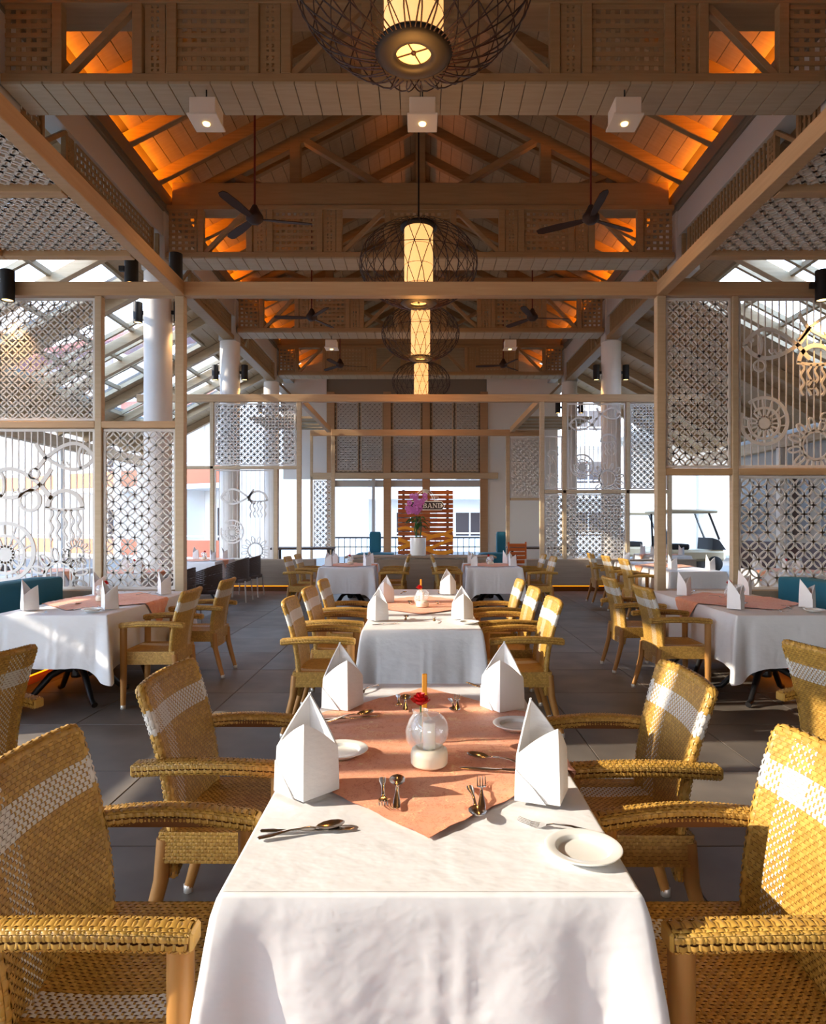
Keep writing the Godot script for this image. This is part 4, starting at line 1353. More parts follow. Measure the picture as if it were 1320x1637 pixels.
func napkin(at: Vector3, turn: float, label: String, group := "") -> void:
	if napkin_proto != null:
		copy(napkin_proto, at, turn, label, group).scale = Vector3.ONE * (0.96 + 0.08 * rng.randf())
		return
	napkin_proto = thing("napkin", label, "napkin", at, turn, group)
	var P := [Vector3(0, 0, 0.078), Vector3(-0.082, 0, 0), Vector3(0, 0, -0.066), Vector3(0.082, 0, 0)] # front, one side, back, other side
	var Hh := [0.188, 0.112, 0.236, 0.112]
	var body := MB.new()
	for k in 4:
		var a: Vector3 = P[k]
		var b: Vector3 = P[(k + 1) % 4]
		var ha: float = Hh[k]
		var hb: float = Hh[(k + 1) % 4]
		var nrm := Vector3(a.x + b.x, 0, a.z + b.z).normalized()
		var sheet := func(off: float) -> Array:
			var rows := []
			for j in 9:
				var r := PackedVector3Array()
				for i in 9:
					var u := i / 8.0
					var w := j / 8.0
					var top := lerpf(ha, hb, u) + 0.008 * sin(PI * u)
					var p := a.lerp(b, u)
					var lean := 1.0 - 0.16 * pow(w * top / 0.236, 1.6) # leans in towards the tip
					r.append(Vector3(p.x * lean, w * top, p.z * lean) + nrm * (0.006 * sin(PI * u) * sin(PI * w) + off))
				rows.append(r)
			return rows
		var out: Array = sheet.call(0.0)
		var inn: Array = sheet.call(-0.0045)
		# going front, -x side, back, +x side is clockwise from above: reverse the rows so that faces look outwards
		var ro := out.duplicate()
		ro.reverse()
		body.grid(ro)
		body.grid(inn)
		for i in 8: body.oquad(out[8][i], out[8][i + 1], inn[8][i + 1], inn[8][i], Vector3(0, 0.05, 0))
	part("folded_cloth", body, M.napkin, napkin_proto)
	var flap := MB.new() # lower fold lapped across one front face
	var q := []
	var fn := Vector3(-0.69, 0, 0.725)
	for k in 2:
		for w in [[0.3, 0.0], [1.0, 0.0], [1.0, 0.078], [0.6, 0.04]]:
			var lean := 1.0 - 0.16 * pow(w[1] / 0.236, 1.6)
			q.append(P[0].lerp(P[1], w[0]) * lean + Vector3(0, w[1], 0) + fn * (0.0035 * k + 0.004 * sin(PI * w[0])))
	flap.hexa(q)
	part("lapped_fold", flap, M.napkin, napkin_proto)

func loft(m: MB, st: Array) -> void: # stations [x, half width, y, thickness, dish]
	var rows := []
	for s in st:
		var r := PackedVector3Array()
		for i in 7:
			var z: float = lerpf(-s[1], s[1], i / 6.0)
			var e: float = s[4] * (1.0 - pow(z / maxf(s[1], 1e-4), 2))
			r.append(Vector3(s[0], s[2] + s[3] * 0.5 * (1.0 - pow(absf(i - 3) / 3.0, 3) * 0.8) - e, z))
		for i in 7:
			var z: float = lerpf(s[1], -s[1], i / 6.0)
			var e: float = s[4] * (1.0 - pow(z / maxf(s[1], 1e-4), 2))
			r.append(Vector3(s[0], s[2] - s[3] * 0.5 * (1.0 - pow(absf(i - 3) / 3.0, 3) * 0.8) - e, z))
		rows.append(r)
	m.grid(rows, true)

var proto := {}

func cutlery(kind: String, at: Vector3, turn: float, label: String, group := "") -> void:
	if proto.has(kind):
		copy(proto[kind], at, turn, label, group)
		return
	var t := thing(kind, label, "cutlery", at, turn, group)
	proto[kind] = t
	var h := MB.new()
	if kind == "table_knife":
		loft(h, [[0.0, 0.002, 0.005, 0.003, 0], [0.004, 0.007, 0.005, 0.006, 0], [0.05, 0.0085, 0.005, 0.0065, 0], [0.09, 0.006, 0.005, 0.006, 0]])
		part("handle", h, M.steel, t)
		var b := MB.new()
		loft(b, [[0.089, 0.006, 0.005, 0.004, 0], [0.11, 0.009, 0.004, 0.0018, 0], [0.17, 0.0098, 0.0035, 0.0016, 0], [0.2, 0.007, 0.0035, 0.0014, 0], [0.21, 0.001, 0.0035, 0.001, 0]])
		part("blade", b, M.steel, t)
		return
	loft(h, [[0.0, 0.003, 0.004, 0.002, 0], [0.004, 0.0085, 0.0045, 0.003, 0], [0.03, 0.009, 0.006, 0.003, 0], [0.075, 0.0045, 0.012, 0.0032, 0], [0.115, 0.0035, 0.011, 0.0034, 0], [0.13, 0.005, 0.007, 0.003, 0]])
	part("handle", h, M.steel, t)
	if kind == "table_spoon":
		var b := MB.new()
		loft(b, [[0.128, 0.004, 0.0075, 0.0026, 0.0], [0.136, 0.012, 0.0085, 0.0018, 0.003], [0.15, 0.0195, 0.0095, 0.0016, 0.0072], [0.168, 0.021, 0.0105, 0.0016, 0.0085], [0.184, 0.0165, 0.011, 0.0016, 0.0058], [0.192, 0.009, 0.0115, 0.0015, 0.002], [0.195, 0.001, 0.0118, 0.001, 0.0]])
		part("bowl", b, M.steel, t)
	else:
		var b := MB.new()
		loft(b, [[0.128, 0.004, 0.007, 0.0026, 0.0], [0.138, 0.011, 0.004, 0.0018, 0.001], [0.15, 0.0125, 0.0035, 0.0016, 0.001]])
		for k in 4:
			var z := (k - 1.5) * 0.0068
			var tb := MB.new()
			b.xf = Transform3D(Basis.IDENTITY, Vector3(0, 0, z))
			loft(b, [[0.147, 0.0018, 0.0035, 0.0016, 0], [0.165, 0.0016, 0.004, 0.0015, 0], [0.185, 0.0013, 0.008, 0.0013, 0], [0.196, 0.0005, 0.0115, 0.0008, 0]])
		part("tines", b, M.steel, t)

func lay(kind: String, a: Vector2, b: Vector2, label: String, h := TOP + 0.003) -> void: # from the handle end towards b, both pixels on the table
	var p := on_table(a.x, a.y, h)
	var q := on_table(b.x, b.y, h)
	cutlery(kind, p, -atan2(q.z - p.z, q.x - p.x), label)

func bread_plate(at: Vector3, label: String) -> void:
	if proto.has("plate"):
		copy(proto.plate, at, 0, label)
		return
	var t := thing("bread_plate", label, "plate", at)
	proto.plate = t
	var m := MB.new()
	m.lathe([Vector2(0.045, 0.001), Vector2(0.05, 0.0), Vector2(0.055, 0.004), Vector2(0.078, 0.015), Vector2(0.0805, 0.0175), Vector2(0.079, 0.019), Vector2(0.073, 0.0182), Vector2(0.059, 0.0168), Vector2(0.0555, 0.0145), Vector2(0.053, 0.008), Vector2(0.049, 0.006), Vector2(0.0, 0.0055)], 48)
	part("dish", m, M.china, t)

func centrepiece(at: Vector3, phrase: String, stick := true) -> void:
	if not proto.has("candle"):
		var t := thing("candle_lamp", "ceramic candle holder with glass globe on %s" % phrase, "candle lamp", at)
		proto.candle = t
		var c := MB.new()
		c.lathe([Vector2(0.0, 0.0), Vector2(0.047, 0.0), Vector2(0.052, 0.006), Vector2(0.053, 0.03), Vector2(0.05, 0.044), Vector2(0.042, 0.05), Vector2(0.034, 0.05), Vector2(0.034, 0.044), Vector2(0.0, 0.043)], 32)
		part("ceramic_base", c, M.ceramic, t)
		var g := MB.new()
		var pr := []
		for k in 15:
			var a := lerpf(-1.02, 0.98, k / 14.0)
			pr.append(Vector2(0.055 * cos(a), 0.098 + 0.055 * sin(a)))
		for k in 15:
			var a := lerpf(0.98, -1.02, k / 14.0)
			pr.append(Vector2(0.053 * cos(a), 0.098 + 0.053 * sin(a)))
		g.lathe(pr, 32)
		part("glass_globe", g, M.glass, t)
		var w := MB.new()
		w.lathe([Vector2(0.0, 0.044), Vector2(0.017, 0.044), Vector2(0.017, 0.118), Vector2(0.014, 0.121), Vector2(0.0, 0.119)], 20)
		part("candle", w, M.wax, t)
	else: copy(proto.candle, at, 0.4, "ceramic candle holder with glass globe on %s" % phrase)
	var va := at + Vector3(-0.025, 0, -0.125)
	if not proto.has("vase"):
		var t := thing("bud_vase", "round glass bud vase with a red flower on %s" % phrase, "vase", va)
		proto.vase = t
		var g := MB.new()
		g.lathe([Vector2(0.0, 0.0), Vector2(0.028, 0.001), Vector2(0.044, 0.03), Vector2(0.046, 0.06), Vector2(0.034, 0.092), Vector2(0.022, 0.108), Vector2(0.025, 0.12), Vector2(0.023, 0.12), Vector2(0.02, 0.108), Vector2(0.032, 0.092), Vector2(0.0435, 0.06), Vector2(0.041, 0.03), Vector2(0.026, 0.006), Vector2(0.0, 0.005)], 28)
		part("glass", g, M.glass, t)
		var f := thing("red_flower", "red blossom in the bud vase on %s" % phrase, "flower", va)
		proto.flower = f
		var s := MB.new()
		s.tube([Vector3(0, 0.01, 0), Vector3(0.003, 0.08, 0), Vector3(0, 0.135, 0)], 0.0022, 6)
		part("stem", s, M.leaf, f)
		var b := MB.new()
		for ring in 3:
			for k in 7:
				var a := TAU * k / 7 + ring * 0.45
				var rr: float = [0.03, 0.021, 0.011][ring]
				var yy: float = 0.135 + 0.009 * ring
				b.xf = Transform3D(Basis(Vector3.UP, a), Vector3(0, yy, 0))
				b.grid([PackedVector3Array([Vector3(0, 0, -0.004), Vector3(0, 0, 0.004)]), PackedVector3Array([Vector3(rr * 0.6, 0.009, -0.011), Vector3(rr * 0.6, 0.009, 0.011)]), PackedVector3Array([Vector3(rr, 0.017, -0.008), Vector3(rr, 0.017, 0.008)])])
				b.grid([PackedVector3Array([Vector3(rr, 0.0155, -0.008), Vector3(rr, 0.0155, 0.008)]), PackedVector3Array([Vector3(rr * 0.6, 0.007, -0.011), Vector3(rr * 0.6, 0.007, 0.011)]), PackedVector3Array([Vector3(0, -0.002, -0.004), Vector3(0, -0.002, 0.004)])])
		part("bloom", b, M.red, f)
	else:
		copy(proto.vase, va, 0.5, "round glass bud vase with a red flower on %s" % phrase)
		copy(proto.flower, va, 0.9, "red blossom in the bud vase on %s" % phrase)
	if stick:
		one("amber_stick", boxed(Vector3(-0.008, 0, -0.004), Vector3(0.008, 0.21, 0.004), 0.002).mesh(), M.amber, "slim amber stick upright behind the vase on %s" % phrase, "stick", at + Vector3(-0.012, 0.002, -0.2))

func settings(cx: float, hx: float, ds: Array, phrase: String, wobble := 0.2) -> void: # napkins and crossed cutlery along both sides
	for d in ds:
		for s in [-1, 1]:
			napkin(V(cx + s * (hx - 0.14), TOP + 0.0125, d + s * 0.03), (rng.randf() - 0.5) * wobble + (PI / 2 if absf(cx) > 1.5 else 0.0), "white napkin folded upright on %s" % phrase, "napkins on %s" % phrase)
			cutlery("table_fork", V(cx + s * 0.1, TOP + 0.0125, d - 0.12), s * 1.2, "fork lying on the cloth of %s" % phrase, "forks on %s" % phrase)
			cutlery("table_spoon", V(cx + s * 0.16, TOP + 0.0125, d + 0.14), -s * 1.0, "spoon lying on the cloth of %s" % phrase, "spoons on %s" % phrase)

func tables() -> void:
	# the laid table in front
	var ph := "the candle table"
	table(0.018, 1.228, 2.875, 0.4, ph, 0.36, [2.1], 0.665)
	napkin(on_table(491, 1262, TOP + 0.0125), 0.05, "sunlit white napkin folded upright beside the crossed spoon and knife")
	napkin(on_table(548, 1128, TOP + 0.0125), 0.35, "white napkin folded upright, pink side to the candle globe, past the plate edge")
	napkin(on_table(866, 1270, TOP + 0.0125), 0.42, "white napkin folded upright beside the fork and white plate")
	napkin(on_table(803, 1130, TOP + 0.0125), -0.25, "white napkin folded upright beside the second bread plate")
	lay("table_spoon", Vector2(411, 1343), Vector2(556, 1320), "spoon crossed over a knife in front of the napkin")
	lay("table_knife", Vector2(415, 1332), Vector2(560, 1326), "knife lying under the spoon in front of the napkin")
	lay("table_spoon", Vector2(634, 1295), Vector2(635, 1230), "dessert spoon with its bowl towards the candle, beside a small fork", TOP + 0.0125)
	lay("table_fork", Vector2(611, 1245), Vector2(613, 1295), "small fork pointing away from the candle, beside a dessert spoon", TOP + 0.0125)
	lay("table_fork", Vector2(770, 1298), Vector2(769, 1240), "dessert fork with its tines towards the candle, at the runner edge", TOP + 0.0125)
	lay("table_spoon", Vector2(750, 1258), Vector2(762, 1300), "small spoon pointing away from the candle, at the runner edge", TOP + 0.0125)
	lay("table_fork", Vector2(968, 1338), Vector2(820, 1314), "fork lying behind the white plate")
	bread_plate(on_table(932, 1366), "white china plate standing alone by the table corner")
	lay("table_knife", Vector2(512, 1153), Vector2(600, 1146), "knife lying near the napkin on the orange cloth edge", TOP + 0.0125)
	lay("table_spoon", Vector2(520, 1156), Vector2(597, 1140), "spoon crossed over a knife on the orange cloth edge", TOP + 0.0125)
	bread_plate(on_table(545, 1206, TOP + 0.0125), "white china plate half hidden behind a sunlit napkin")
	bread_plate(on_table(826, 1164, TOP + 0.0125), "white china plate between two upright napkins on the orange cloth")
	lay("table_spoon", Vector2(850, 1226), Vector2(778, 1214), "spoon lying beside a knife near the upright napkin and plate", TOP + 0.0125)
	lay("table_knife", Vector2(855, 1236), Vector2(770, 1231), "knife lying beside a spoon near the upright napkin and plate", TOP + 0.0125)
	lay("table_spoon", Vector2(648, 1137), Vector2(648, 1105), "spoon behind the candle globe, bowl towards the long table", TOP + 0.0125)
	lay("table_fork", Vector2(636, 1112), Vector2(638, 1137), "small fork behind the candle globe, beside a spoon", TOP + 0.0125)
	lay("table_fork", Vector2(731, 1137), Vector2(730, 1104), "fork behind the vase, tines towards the long table", TOP + 0.0125)
	lay("table_spoon", Vector2(719, 1118), Vector2(727, 1138), "small spoon beside the fork behind the vase", TOP + 0.0125)
	lay("table_knife", Vector2(790, 1108), Vector2(742, 1090), "knife crossed with another at the far table edge")
	lay("table_fork", Vector2(605, 1096), Vector2(575, 1110), "fork lying by the far table edge beside the pink lit napkin")
	centrepiece(on_table(686, 1222, TOP + 0.0125), ph)
	# the long table behind it
	ph = "the long centre table"
	table(0.01, 4.35, 7.1, 0.4, ph, 0.4, [5.72], 0.66)
	for q in [[604, 990], [616, 962], [739, 988], [716, 949]]: napkin(on_table(q[0], q[1], TOP + 0.0125), (rng.randf() - 0.5) * 0.5, "white napkin folded upright on %s" % ph, "napkins on %s" % ph)
	for q in [[648, 992, 650, 985], [655, 966, 655, 960], [640, 950, 650, 946]]: lay("table_spoon", Vector2(q[0], q[1]), Vector2(q[2], q[3]), "spoon lying on %s" % ph, TOP + 0.0125)
	for q in [[694, 994, 694, 986], [700, 966, 698, 961], [702, 950, 700, 946]]: lay("table_fork", Vector2(q[0], q[1]), Vector2(q[2], q[3]), "fork lying on %s" % ph, TOP + 0.0125)
	for q in ["table_spoon", "table_fork"]:
		for o in get_children():
			if o.has_meta("label") and String(o.get_meta("label")).ends_with("lying on %s" % ph): o.set_meta("group", "cutlery lying on %s" % ph)
	lay("table_knife", Vector2(595, 1000), Vector2(632, 997), "knife at the front corner of %s, by the aisle gap" % ph)
	bread_plate(on_table(748, 997), "white china plate on %s" % ph)
	centrepiece(on_table(675, 970, TOP + 0.0125), ph)
	# side tables
	ph = "the table beside the fish screen"
	table(-2.86, 5.05, 6.9, 0.45, ph, 0.4, [6.0], 0.7)
	settings(-2.86, 0.45, [5.35, 6.5], ph)
	centrepiece(V(-2.86, TOP + 0.0125, 5.9), ph, false)
	bread_plate(V(-2.6, TOP + 0.0125, 5.2), "white china plate on %s" % ph)
	ph = "the table beside the nautilus screen"
	table(2.88, 5.05, 6.95, 0.45, ph, 0.4, [6.0], 0.7)
	settings(2.88, 0.45, [5.4, 6.45], ph)
	centrepiece(V(2.88, TOP + 0.0125, 5.95), ph, false)
	bread_plate(V(3.1, TOP + 0.0125, 5.18), "white china plate on %s" % ph)
	var far := [[-1.22, 10.75, 12.1, 0.45, "the skylit side orchid table"], [1.22, 10.75, 12.1, 0.45, "the driveway side orchid table"], [4.15, 9.8, 12.6, 0.42, "the three chair table past the post"],
		[-4.3, 9.1, 10.5, 0.42, "the table behind the ring lattice"], [-5.75, 9.0, 10.8, 0.45, "the table behind the fish screen"], [-4.3, 12.4, 13.7, 0.42, "the dark wicker chair table"], [5.6, 9.2, 10.6, 0.45, "the table behind the large ring lattice"], [5.7, 14.9, 16.2, 0.45, "the table by the golf carts"]]
	for q in far:
		table(q[0], q[1], q[2], q[3], q[4], 0.42, [(q[1] + q[2]) * 0.5], 0.62)
		for d in [q[1] + 0.28, q[2] - 0.28]:
			for s in [-1, 1]: napkin(V(q[0] + s * (q[3] - 0.13), TOP + 0.0125, d), rng.randf() * 1.2 + 0.5, "white napkin folded upright on %s" % q[4], "napkins on %s" % q[4])
		centrepiece(V(q[0], TOP + 0.0125, (q[1] + q[2]) * 0.5), q[4], false)

func pad(lo: Vector3, hi: Vector3, r: float) -> MB: # soft cushion: box with rounded edges
	var m := MB.new()
	var c := (lo + hi) * 0.5
	var h := (hi - lo) * 0.5
	for ax in 3:
		for sg in [-1.0, 1.0]:
			var rows := []
			for j in 9:
				var row := PackedVector3Array()
				for i in 9:
					var q := Vector3.ZERO
					q[ax] = sg
					q[(ax + 1) % 3] = (i / 4.0 - 1.0) * sg
					q[(ax + 2) % 3] = j / 4.0 - 1.0
					var p := q * h
					var core := p.clamp(-h + Vector3(r, r, r), h - Vector3(r, r, r))
					var dv := p - core
					if dv.length() > 0.0001: p = core + dv.normalized() * minf(dv.length(), r)
					p += Vector3(0, 0, 0)
					row.append(c + p)
				rows.append(row)
			m.grid(rows)
	return m

func far_furniture() -> void:
	for s in [-1, 1]:
		var b := thing("banquette", "teal upholstered banquette with glowing base beside the %s screen" % ("fish" if s < 0 else "nautilus"), "bench", V(s * 3.83, 0, 5.95))
		part("base", boxed(Vector3(-0.4, 0.12, -1.5), Vector3(0.4, 0.38, 1.5), 0.01), M.plinth, b)
		part("kickboard", boxed(Vector3(-0.3, 0.0, -1.45), Vector3(0.3, 0.12, 1.45)), M.orange_wood, b)
		part("seat_cushion", pad(Vector3(-0.41, 0.38, -1.5), Vector3(0.41, 0.5, 1.5), 0.04), M.teal, b)
		part("back_cushion", pad(Vector3(0.2 if s > 0 else -0.41, 0.48, -1.5), Vector3(0.41 if s > 0 else -0.2, 0.88, 1.5), 0.06), M.teal, b)
		part("led_strip", boxed(Vector3(-s * 0.36 - 0.01, 0.1, -1.45), Vector3(-s * 0.36 + 0.01, 0.118, 1.45)), M.led, b)
		area_light(Vector3(-s * 0.36, 0.095, 0), Vector3(-s * 0.25, -1, 0), Vector2(0.03, 2.9), Color(1.0, 0.5, 0.1), 2.4, b)
	# dark wicker chairs
	var wl := [[-3.52, 12.5, PI, "dark wicker chair with pale legs at the wicker chair table, nearest post"], [-3.52, 13.4, PI, "dark wicker chair with pale legs at the wicker chair table, by the plinth"], [-3.5, 9.45, PI, "dark wicker chair with pale legs at the ring lattice table, facing it"], [-3.4, 10.4, PI, "dark wicker chair with pale legs at the ring lattice table, next to the column"], [-6.6, 9.5, 0.0, "dark wicker chair behind the fish screen, nearer the screen"], [-6.6, 10.4, 0.0, "dark wicker chair behind the fish screen, farther from it"], [6.42, 9.6, PI, "dark wicker chair behind the large ring lattice, against the wall side"]]
	var w: Node3D = null
	for q in wl:
		if w == null:
			w = thing("wicker_chair", q[3], "chair", V(q[0], 0, q[1]), q[2], "dark wicker chairs")
			var m := MB.new()
			weave(m, func(u, v):
				var a := lerpf(1.9, -1.9, u)
				return [Vector3(0.02 - 0.27 * cos(a), lerpf(0.4, 0.84 - 0.1 * (1.0 - cos(a)), v), 0.27 * sin(a)), Vector3(-cos(a), 0, sin(a))], 26, 12, 0.006)
			m.tinted = false
			part("wicker_back", m, M.wicker, w)
			part("seat", boxed(Vector3(-0.24, 0.37, -0.24), Vector3(0.25, 0.44, 0.24), 0.015), M.wicker, w)
			for s in [-1, 1]:
				for x in [-0.24, 0.22]:
					var l := MB.new()
					l.tube([Vector3(x, 0.4, s * 0.22), Vector3(x * 1.12, 0.0, s * 0.25)], 0.014, 8)
					part("leg", l, M.grey_frame, w)
		else: copy(w, V(q[0], 0, q[1]), q[2], q[3], "dark wicker chairs")
	# orchid stand
	var c := thing("serving_counter", "grey stone topped serving counter under the orchid pot", "counter", V(0, 0, 13.3))
	part("worktop", boxed(Vector3(-1.5, 0.79, -0.36), Vector3(1.5, 0.83, 0.36), 0.008), M.plinth, c)
	part("body", boxed(Vector3(-1.42, 0.06, -0.3), Vector3(1.42, 0.789, 0.3), 0.008), M.wall, c)
	part("plinth", boxed(Vector3(-1.36, 0.0, -0.26), Vector3(1.36, 0.059, 0.26)), M.groove, c)
	for k in 5: part("door", boxed(Vector3(-1.4 + k * 0.562, 0.1, 0.301), Vector3(-1.4 + k * 0.562 + 0.55, 0.77, 0.318), 0.004), M.plinth, c)
	var pot := MB.new()
	pot.lathe([Vector2(0.0, 0.0), Vector2(0.15, 0.0), Vector2(0.158, 0.02), Vector2(0.16, 0.36), Vector2(0.145, 0.36), Vector2(0.142, 0.31), Vector2(0.0, 0.31)], 32)
	one("flower_pot", pot.mesh(), M.china, "cylindrical white pot holding the orchid on the counter", "pot", V(X(668, 13.2), 0.83, 13.2))
	var o := thing("orchid", "pink orchid with dark green leaves in the white pot", "plant", V(X(668, 13.2), 1.145, 13.2))
	part("soil", boxed(Vector3(-0.09, -0.002, -0.09), Vector3(0.09, 0.006, 0.09)), M.trunk, o)
	rng.seed = 33
	var stem_m := MB.new()
	for k in 9:
		var a := rng.randf() * TAU
		stem_m.tube([Vector3(cos(a) * 0.04, 0, sin(a) * 0.04), Vector3(cos(a) * 0.07, 0.2, sin(a) * 0.06), Vector3(cos(a) * 0.05, 0.42, sin(a) * 0.05)], 0.008, 5)
	for k in 3: stem_m.tube([Vector3(0, 0.1, 0), Vector3(-0.03, 0.5, 0.02), Vector3(-0.02 + 0.04 * k, 0.72, 0.03), Vector3(-0.08 + 0.1 * k, 0.84, 0.04)], 0.005, 5)
	part("stems", stem_m, M.leaf, o)
	for k in 22:
		var a := rng.randf() * TAU
		var lf := MB.new()
		var y0 := 0.26 + rng.randf() * 0.22
		var ln := 0.16 + rng.randf() * 0.1
		var dir := Vector3(cos(a), 0, sin(a))
		var sd := Vector3(-sin(a), 0, cos(a))
		for th in [0.0, 1.0]:
			var rows := []
			for j in 5:
				var u := j / 4.0
				var p := Vector3(0, y0, 0) + dir * (0.03 + ln * u) + Vector3(0, 0.1 * u - 0.16 * u * u - 0.003 * th, 0)
				var wd := 0.036 * sin(PI * minf(u * 0.9 + 0.08, 1.0))
				rows.append(PackedVector3Array([p - sd * wd, p + Vector3(0, -0.008, 0), p + sd * wd]))
			if th == 0.0: rows.reverse()
			lf.grid(rows)
		part("leaf", lf, M.leaf, o)
	for k in 24:
		var q := Vector3(-0.05 + (rng.randf() - 0.5) * 0.28, 0.56 + rng.randf() * 0.34, 0.06 + (rng.randf() - 0.5) * 0.12)
		q.x += (q.y - 0.7) * 0.35
		var fl := MB.new()
		for e in 5:
			var a := TAU * e / 5 + k
			fl.xf = Transform3D(Basis(Vector3.BACK, a), q)
			fl.hexa([Vector3(0.004, -0.006, 0), Vector3(0.04, -0.028, 0.006), Vector3(0.062, 0.0, 0.004), Vector3(0.04, 0.028, 0.006), Vector3(0.004, -0.006, 0.004), Vector3(0.04, -0.028, 0.012), Vector3(0.062, 0.0, 0.01), Vector3(0.04, 0.028, 0.012)])
		part("blossom", fl, M.petal, o)
	rng.seed = 8
	# teal lounge seats by the terrace
	for q in [[X(600, 19.8), "teal lounge sofa beside the slatted sign, skylit side", -1], [X(795, 19.8), "teal lounge sofa beside the slatted sign, driveway side", 1]]:
		var t := thing("lounge_sofa", q[1], "sofa", V(q[0], 0, 19.8))
		part("seat_cushion", pad(Vector3(-0.55, 0.3, -0.4), Vector3(0.55, 0.62, 0.35), 0.06), M.teal, t)
		part("back_cushion", pad(Vector3(-0.2 if q[2] < 0 else 0.0, 0.6, -0.42), Vector3(0.15 if q[2] < 0 else 0.3, 1.25, -0.2), 0.06), M.teal, t)
		part("base", boxed(Vector3(-0.5, 0.0, -0.35), Vector3(0.5, 0.3, 0.3), 0.01), M.table_wood, t)
	# slatted orange chair
	var oc := thing("slatted_chair", "orange slatted wooden chair near the white side wall", "chair", V(2.35, 0, 15.9), 0.2)
	for k in 5: part("slat", boxed(Vector3(-0.22, 0.52 + k * 0.1, -0.02), Vector3(0.22, 0.6 + k * 0.1, 0.005), 0.004), M.orange_wood, oc)
	part("seat", boxed(Vector3(-0.24, 0.43, -0.46), Vector3(0.24, 0.46, 0.0), 0.005), M.orange_wood, oc)
	for s in [-1, 1]:
		part("back_post", boxed(Vector3(s * 0.22 - 0.02, 0, -0.045), Vector3(s * 0.22 + 0.02, 1.04, -0.021), 0.004), M.orange_wood, oc)
		part("leg", boxed(Vector3(s * 0.22 - 0.02, 0, -0.45), Vector3(s * 0.22 + 0.02, 0.43, -0.41), 0.004), M.orange_wood, oc)
	for q in [[-2.95, 16.6, "long dark table with black legs behind the plinth, skylit side"], [3.0, 17.0, "dark table with black legs behind the plinth, driveway side"]]:
		var t := thing("dark_table", q[2], "table", V(q[0], 0, q[1]))
		part("table_top", boxed(Vector3(-0.75, 0.84, -0.45), Vector3(0.75, 0.89, 0.45), 0.006), M.wicker, t)
		for x in [-0.68, 0.68]:
			for z in [-0.38, 0.38]: part("leg", boxed(Vector3(x - 0.03, 0, z - 0.03), Vector3(x + 0.03, 0.84, z + 0.03), 0.004), M.iron, t)

# ------------------------------------------------------------------ outside
func facade(label: String, at: Vector3, w: float, floors: int, turn := 0.0, step := 3.4, bright: Material = null) -> void:
	var t := thing("hotel_building", label, "building", at, turn)
	var fh := 3.1
	part("wall", boxed(Vector3(-w * 0.5, -0.1, -8), Vector3(w * 0.5, floors * fh + 0.5, 0)), M.facade, t)
	var n := int(w / step)
	var win := boxed(Vector3(-0.85, 0, -0.02), Vector3(0.85, 2.1, 0.03), 0.01).mesh()
	var mull := boxed(Vector3(-0.04, 0, 0.03), Vector3(0.04, 2.1, 0.06)).mesh()
	for f in floors:
		part("balcony_slab", boxed(Vector3(-w * 0.5, f * fh - 0.12, 0), Vector3(w * 0.5, f * fh + 0.1, 1.5), 0.02), M.facade, t)
		part("parapet", boxed(Vector3(-w * 0.5, f * fh + 0.1, 1.38), Vector3(w * 0.5, f * fh + 0.82, 1.5), 0.02), M.terracotta if bright == null else bright, t)
		part("handrail", boxed(Vector3(-w * 0.5, f * fh + 0.95, 1.4), Vector3(w * 0.5, f * fh + 1.02, 1.48)), M.facade, t)
		for k in n:
			var x := -w * 0.5 + (k + 0.5) * w / n
			var o := shape("window", win, M.dark_glass, t, Vector3(x, f * fh + 0.12, 0.0))
			shape("mullion", mull, M.facade, o)
	for k in n + 1:
		var x := -w * 0.5 + k * w / n
		part("pier", boxed(Vector3(x - 0.22, 0, 0), Vector3(x + 0.22, floors * fh, 1.56), 0.02), M.facade, t)
	part("roof", boxed(Vector3(-w * 0.5 - 0.4, floors * fh + 0.4, -8.4), Vector3(w * 0.5 + 0.4, floors * fh + 0.75, 2.0), 0.05), M.roof_tile, t)

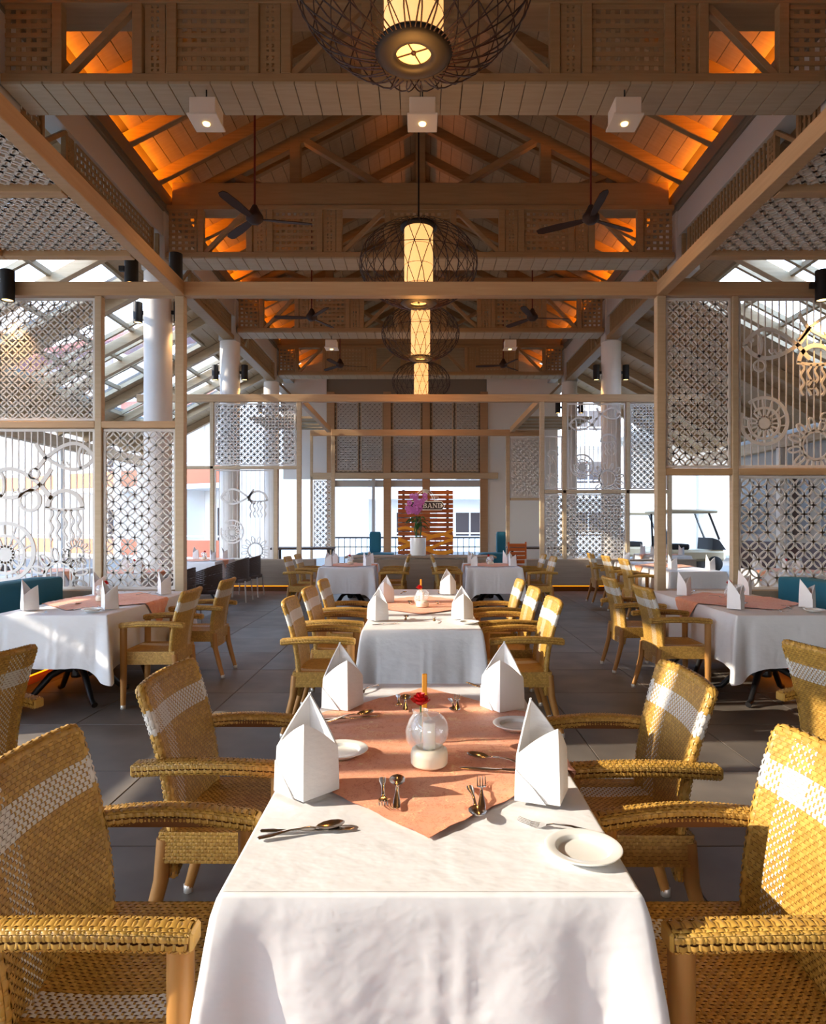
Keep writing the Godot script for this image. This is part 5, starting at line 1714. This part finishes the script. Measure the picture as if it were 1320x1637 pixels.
func outside() -> void:
	facade("white hotel block with terracotta balconies facing the fish screen", V(-18.0, 0, 34.0), 26.0, 3, -0.5)
	facade("white hotel wing added out of view alongside the hall to shade its far end", V(-24.0, 0, 16.0), 24.0, 4, PI / 2)  # added unseen wing, keeps the sun off the far part of the hall
	facade("white hotel block seen through the doorway behind the sign", V(3.0, 0, 40.0), 18.0, 3, 0.0, 3.4, M.facade)
	var wl := thing("driveway_wall", "plain white wall behind the golf carts", "wall", V(15.5, 0, 31.0))
	part("wall", boxed(Vector3(-6, 0, -0.3), Vector3(9, 5.4, 0), 0.02), M.wall, wl)
	part("soffit", boxed(Vector3(-6.5, 5.4, -0.5), Vector3(9, 5.7, 4.5), 0.03), M.facade, wl)
	for k in 3:
		var m := MB.new()
		m.lathe([Vector2(0.45, 0.0), Vector2(0.45, 5.4)], 24, Vector3(-1.4 + k * 4.2, 0, 3.9))
		part("pier", m, M.facade, wl)
	var cart: Node3D = null
	for q in [[X(1018, 24.0), 24.0, "golf cart with beige roof parked behind the portal post"], [X(1090, 21.0), 21.0, "golf cart with beige roof parked nearer the white pier"]]:
		if cart == null:
			cart = thing("golf_cart", q[2], "golf cart", V(q[0], 0, q[1]), 0.0, "golf carts on the driveway")
			part("roof", boxed(Vector3(-1.0, 1.82, -0.62), Vector3(0.9, 1.94, 0.62), 0.05), M.cart, cart)
			part("body", boxed(Vector3(-1.1, 0.32, -0.58), Vector3(1.15, 0.68, 0.58), 0.08), M.cart, cart)
			var hd := MB.new()
			hd.hexa([Vector3(0.72, 0.68, -0.56), Vector3(1.15, 0.68, -0.56), Vector3(1.15, 0.68, 0.56), Vector3(0.72, 0.68, 0.56), Vector3(0.74, 1.05, -0.54), Vector3(0.95, 0.98, -0.54), Vector3(0.95, 0.98, 0.54), Vector3(0.74, 1.05, 0.54)])
			part("cowl", hd, M.rubber, cart)
			part("seat", boxed(Vector3(-0.5, 0.68, -0.5), Vector3(0.05, 0.86, 0.5), 0.04), M.rubber, cart)
			part("seat_back", boxed(Vector3(-0.62, 0.8, -0.5), Vector3(-0.5, 1.25, 0.5), 0.04), M.rubber, cart)
			for s in [-1, 1]:
				for p in [[0.95, 1.0, 0.62, 1.84], [-0.75, 0.66, -0.8, 1.84]]:
					var m := MB.new()
					m.beam(Vector3(p[0], p[1], s * 0.53), Vector3(p[2], p[3], s * 0.53), 0.05, 0.05)
					part("strut", m, M.rubber, cart)
				for x in [-0.72, 0.78]:
					var wh := MB.new()
					wh.xf = Transform3D(Basis(Vector3.RIGHT, PI / 2), Vector3(x, 0.24, s * 0.56))
					wh.lathe([Vector2(0.0, -0.1), Vector2(0.22, -0.1), Vector2(0.24, -0.06), Vector2(0.24, 0.06), Vector2(0.22, 0.1), Vector2(0.0, 0.1)], 20)
					part("wheel", wh, M.rubber, cart)
			var ws := MB.new()
			ws.hexa([Vector3(0.94, 1.0, -0.5), Vector3(0.95, 1.0, -0.5), Vector3(0.95, 1.0, 0.5), Vector3(0.94, 1.0, 0.5), Vector3(0.61, 1.82, -0.5), Vector3(0.62, 1.82, -0.5), Vector3(0.62, 1.82, 0.5), Vector3(0.61, 1.82, 0.5)])
			part("windscreen", ws, M.glass, cart)
		else: copy(cart, V(q[0], 0, q[1]), 0.0, q[2], "golf carts on the driveway")
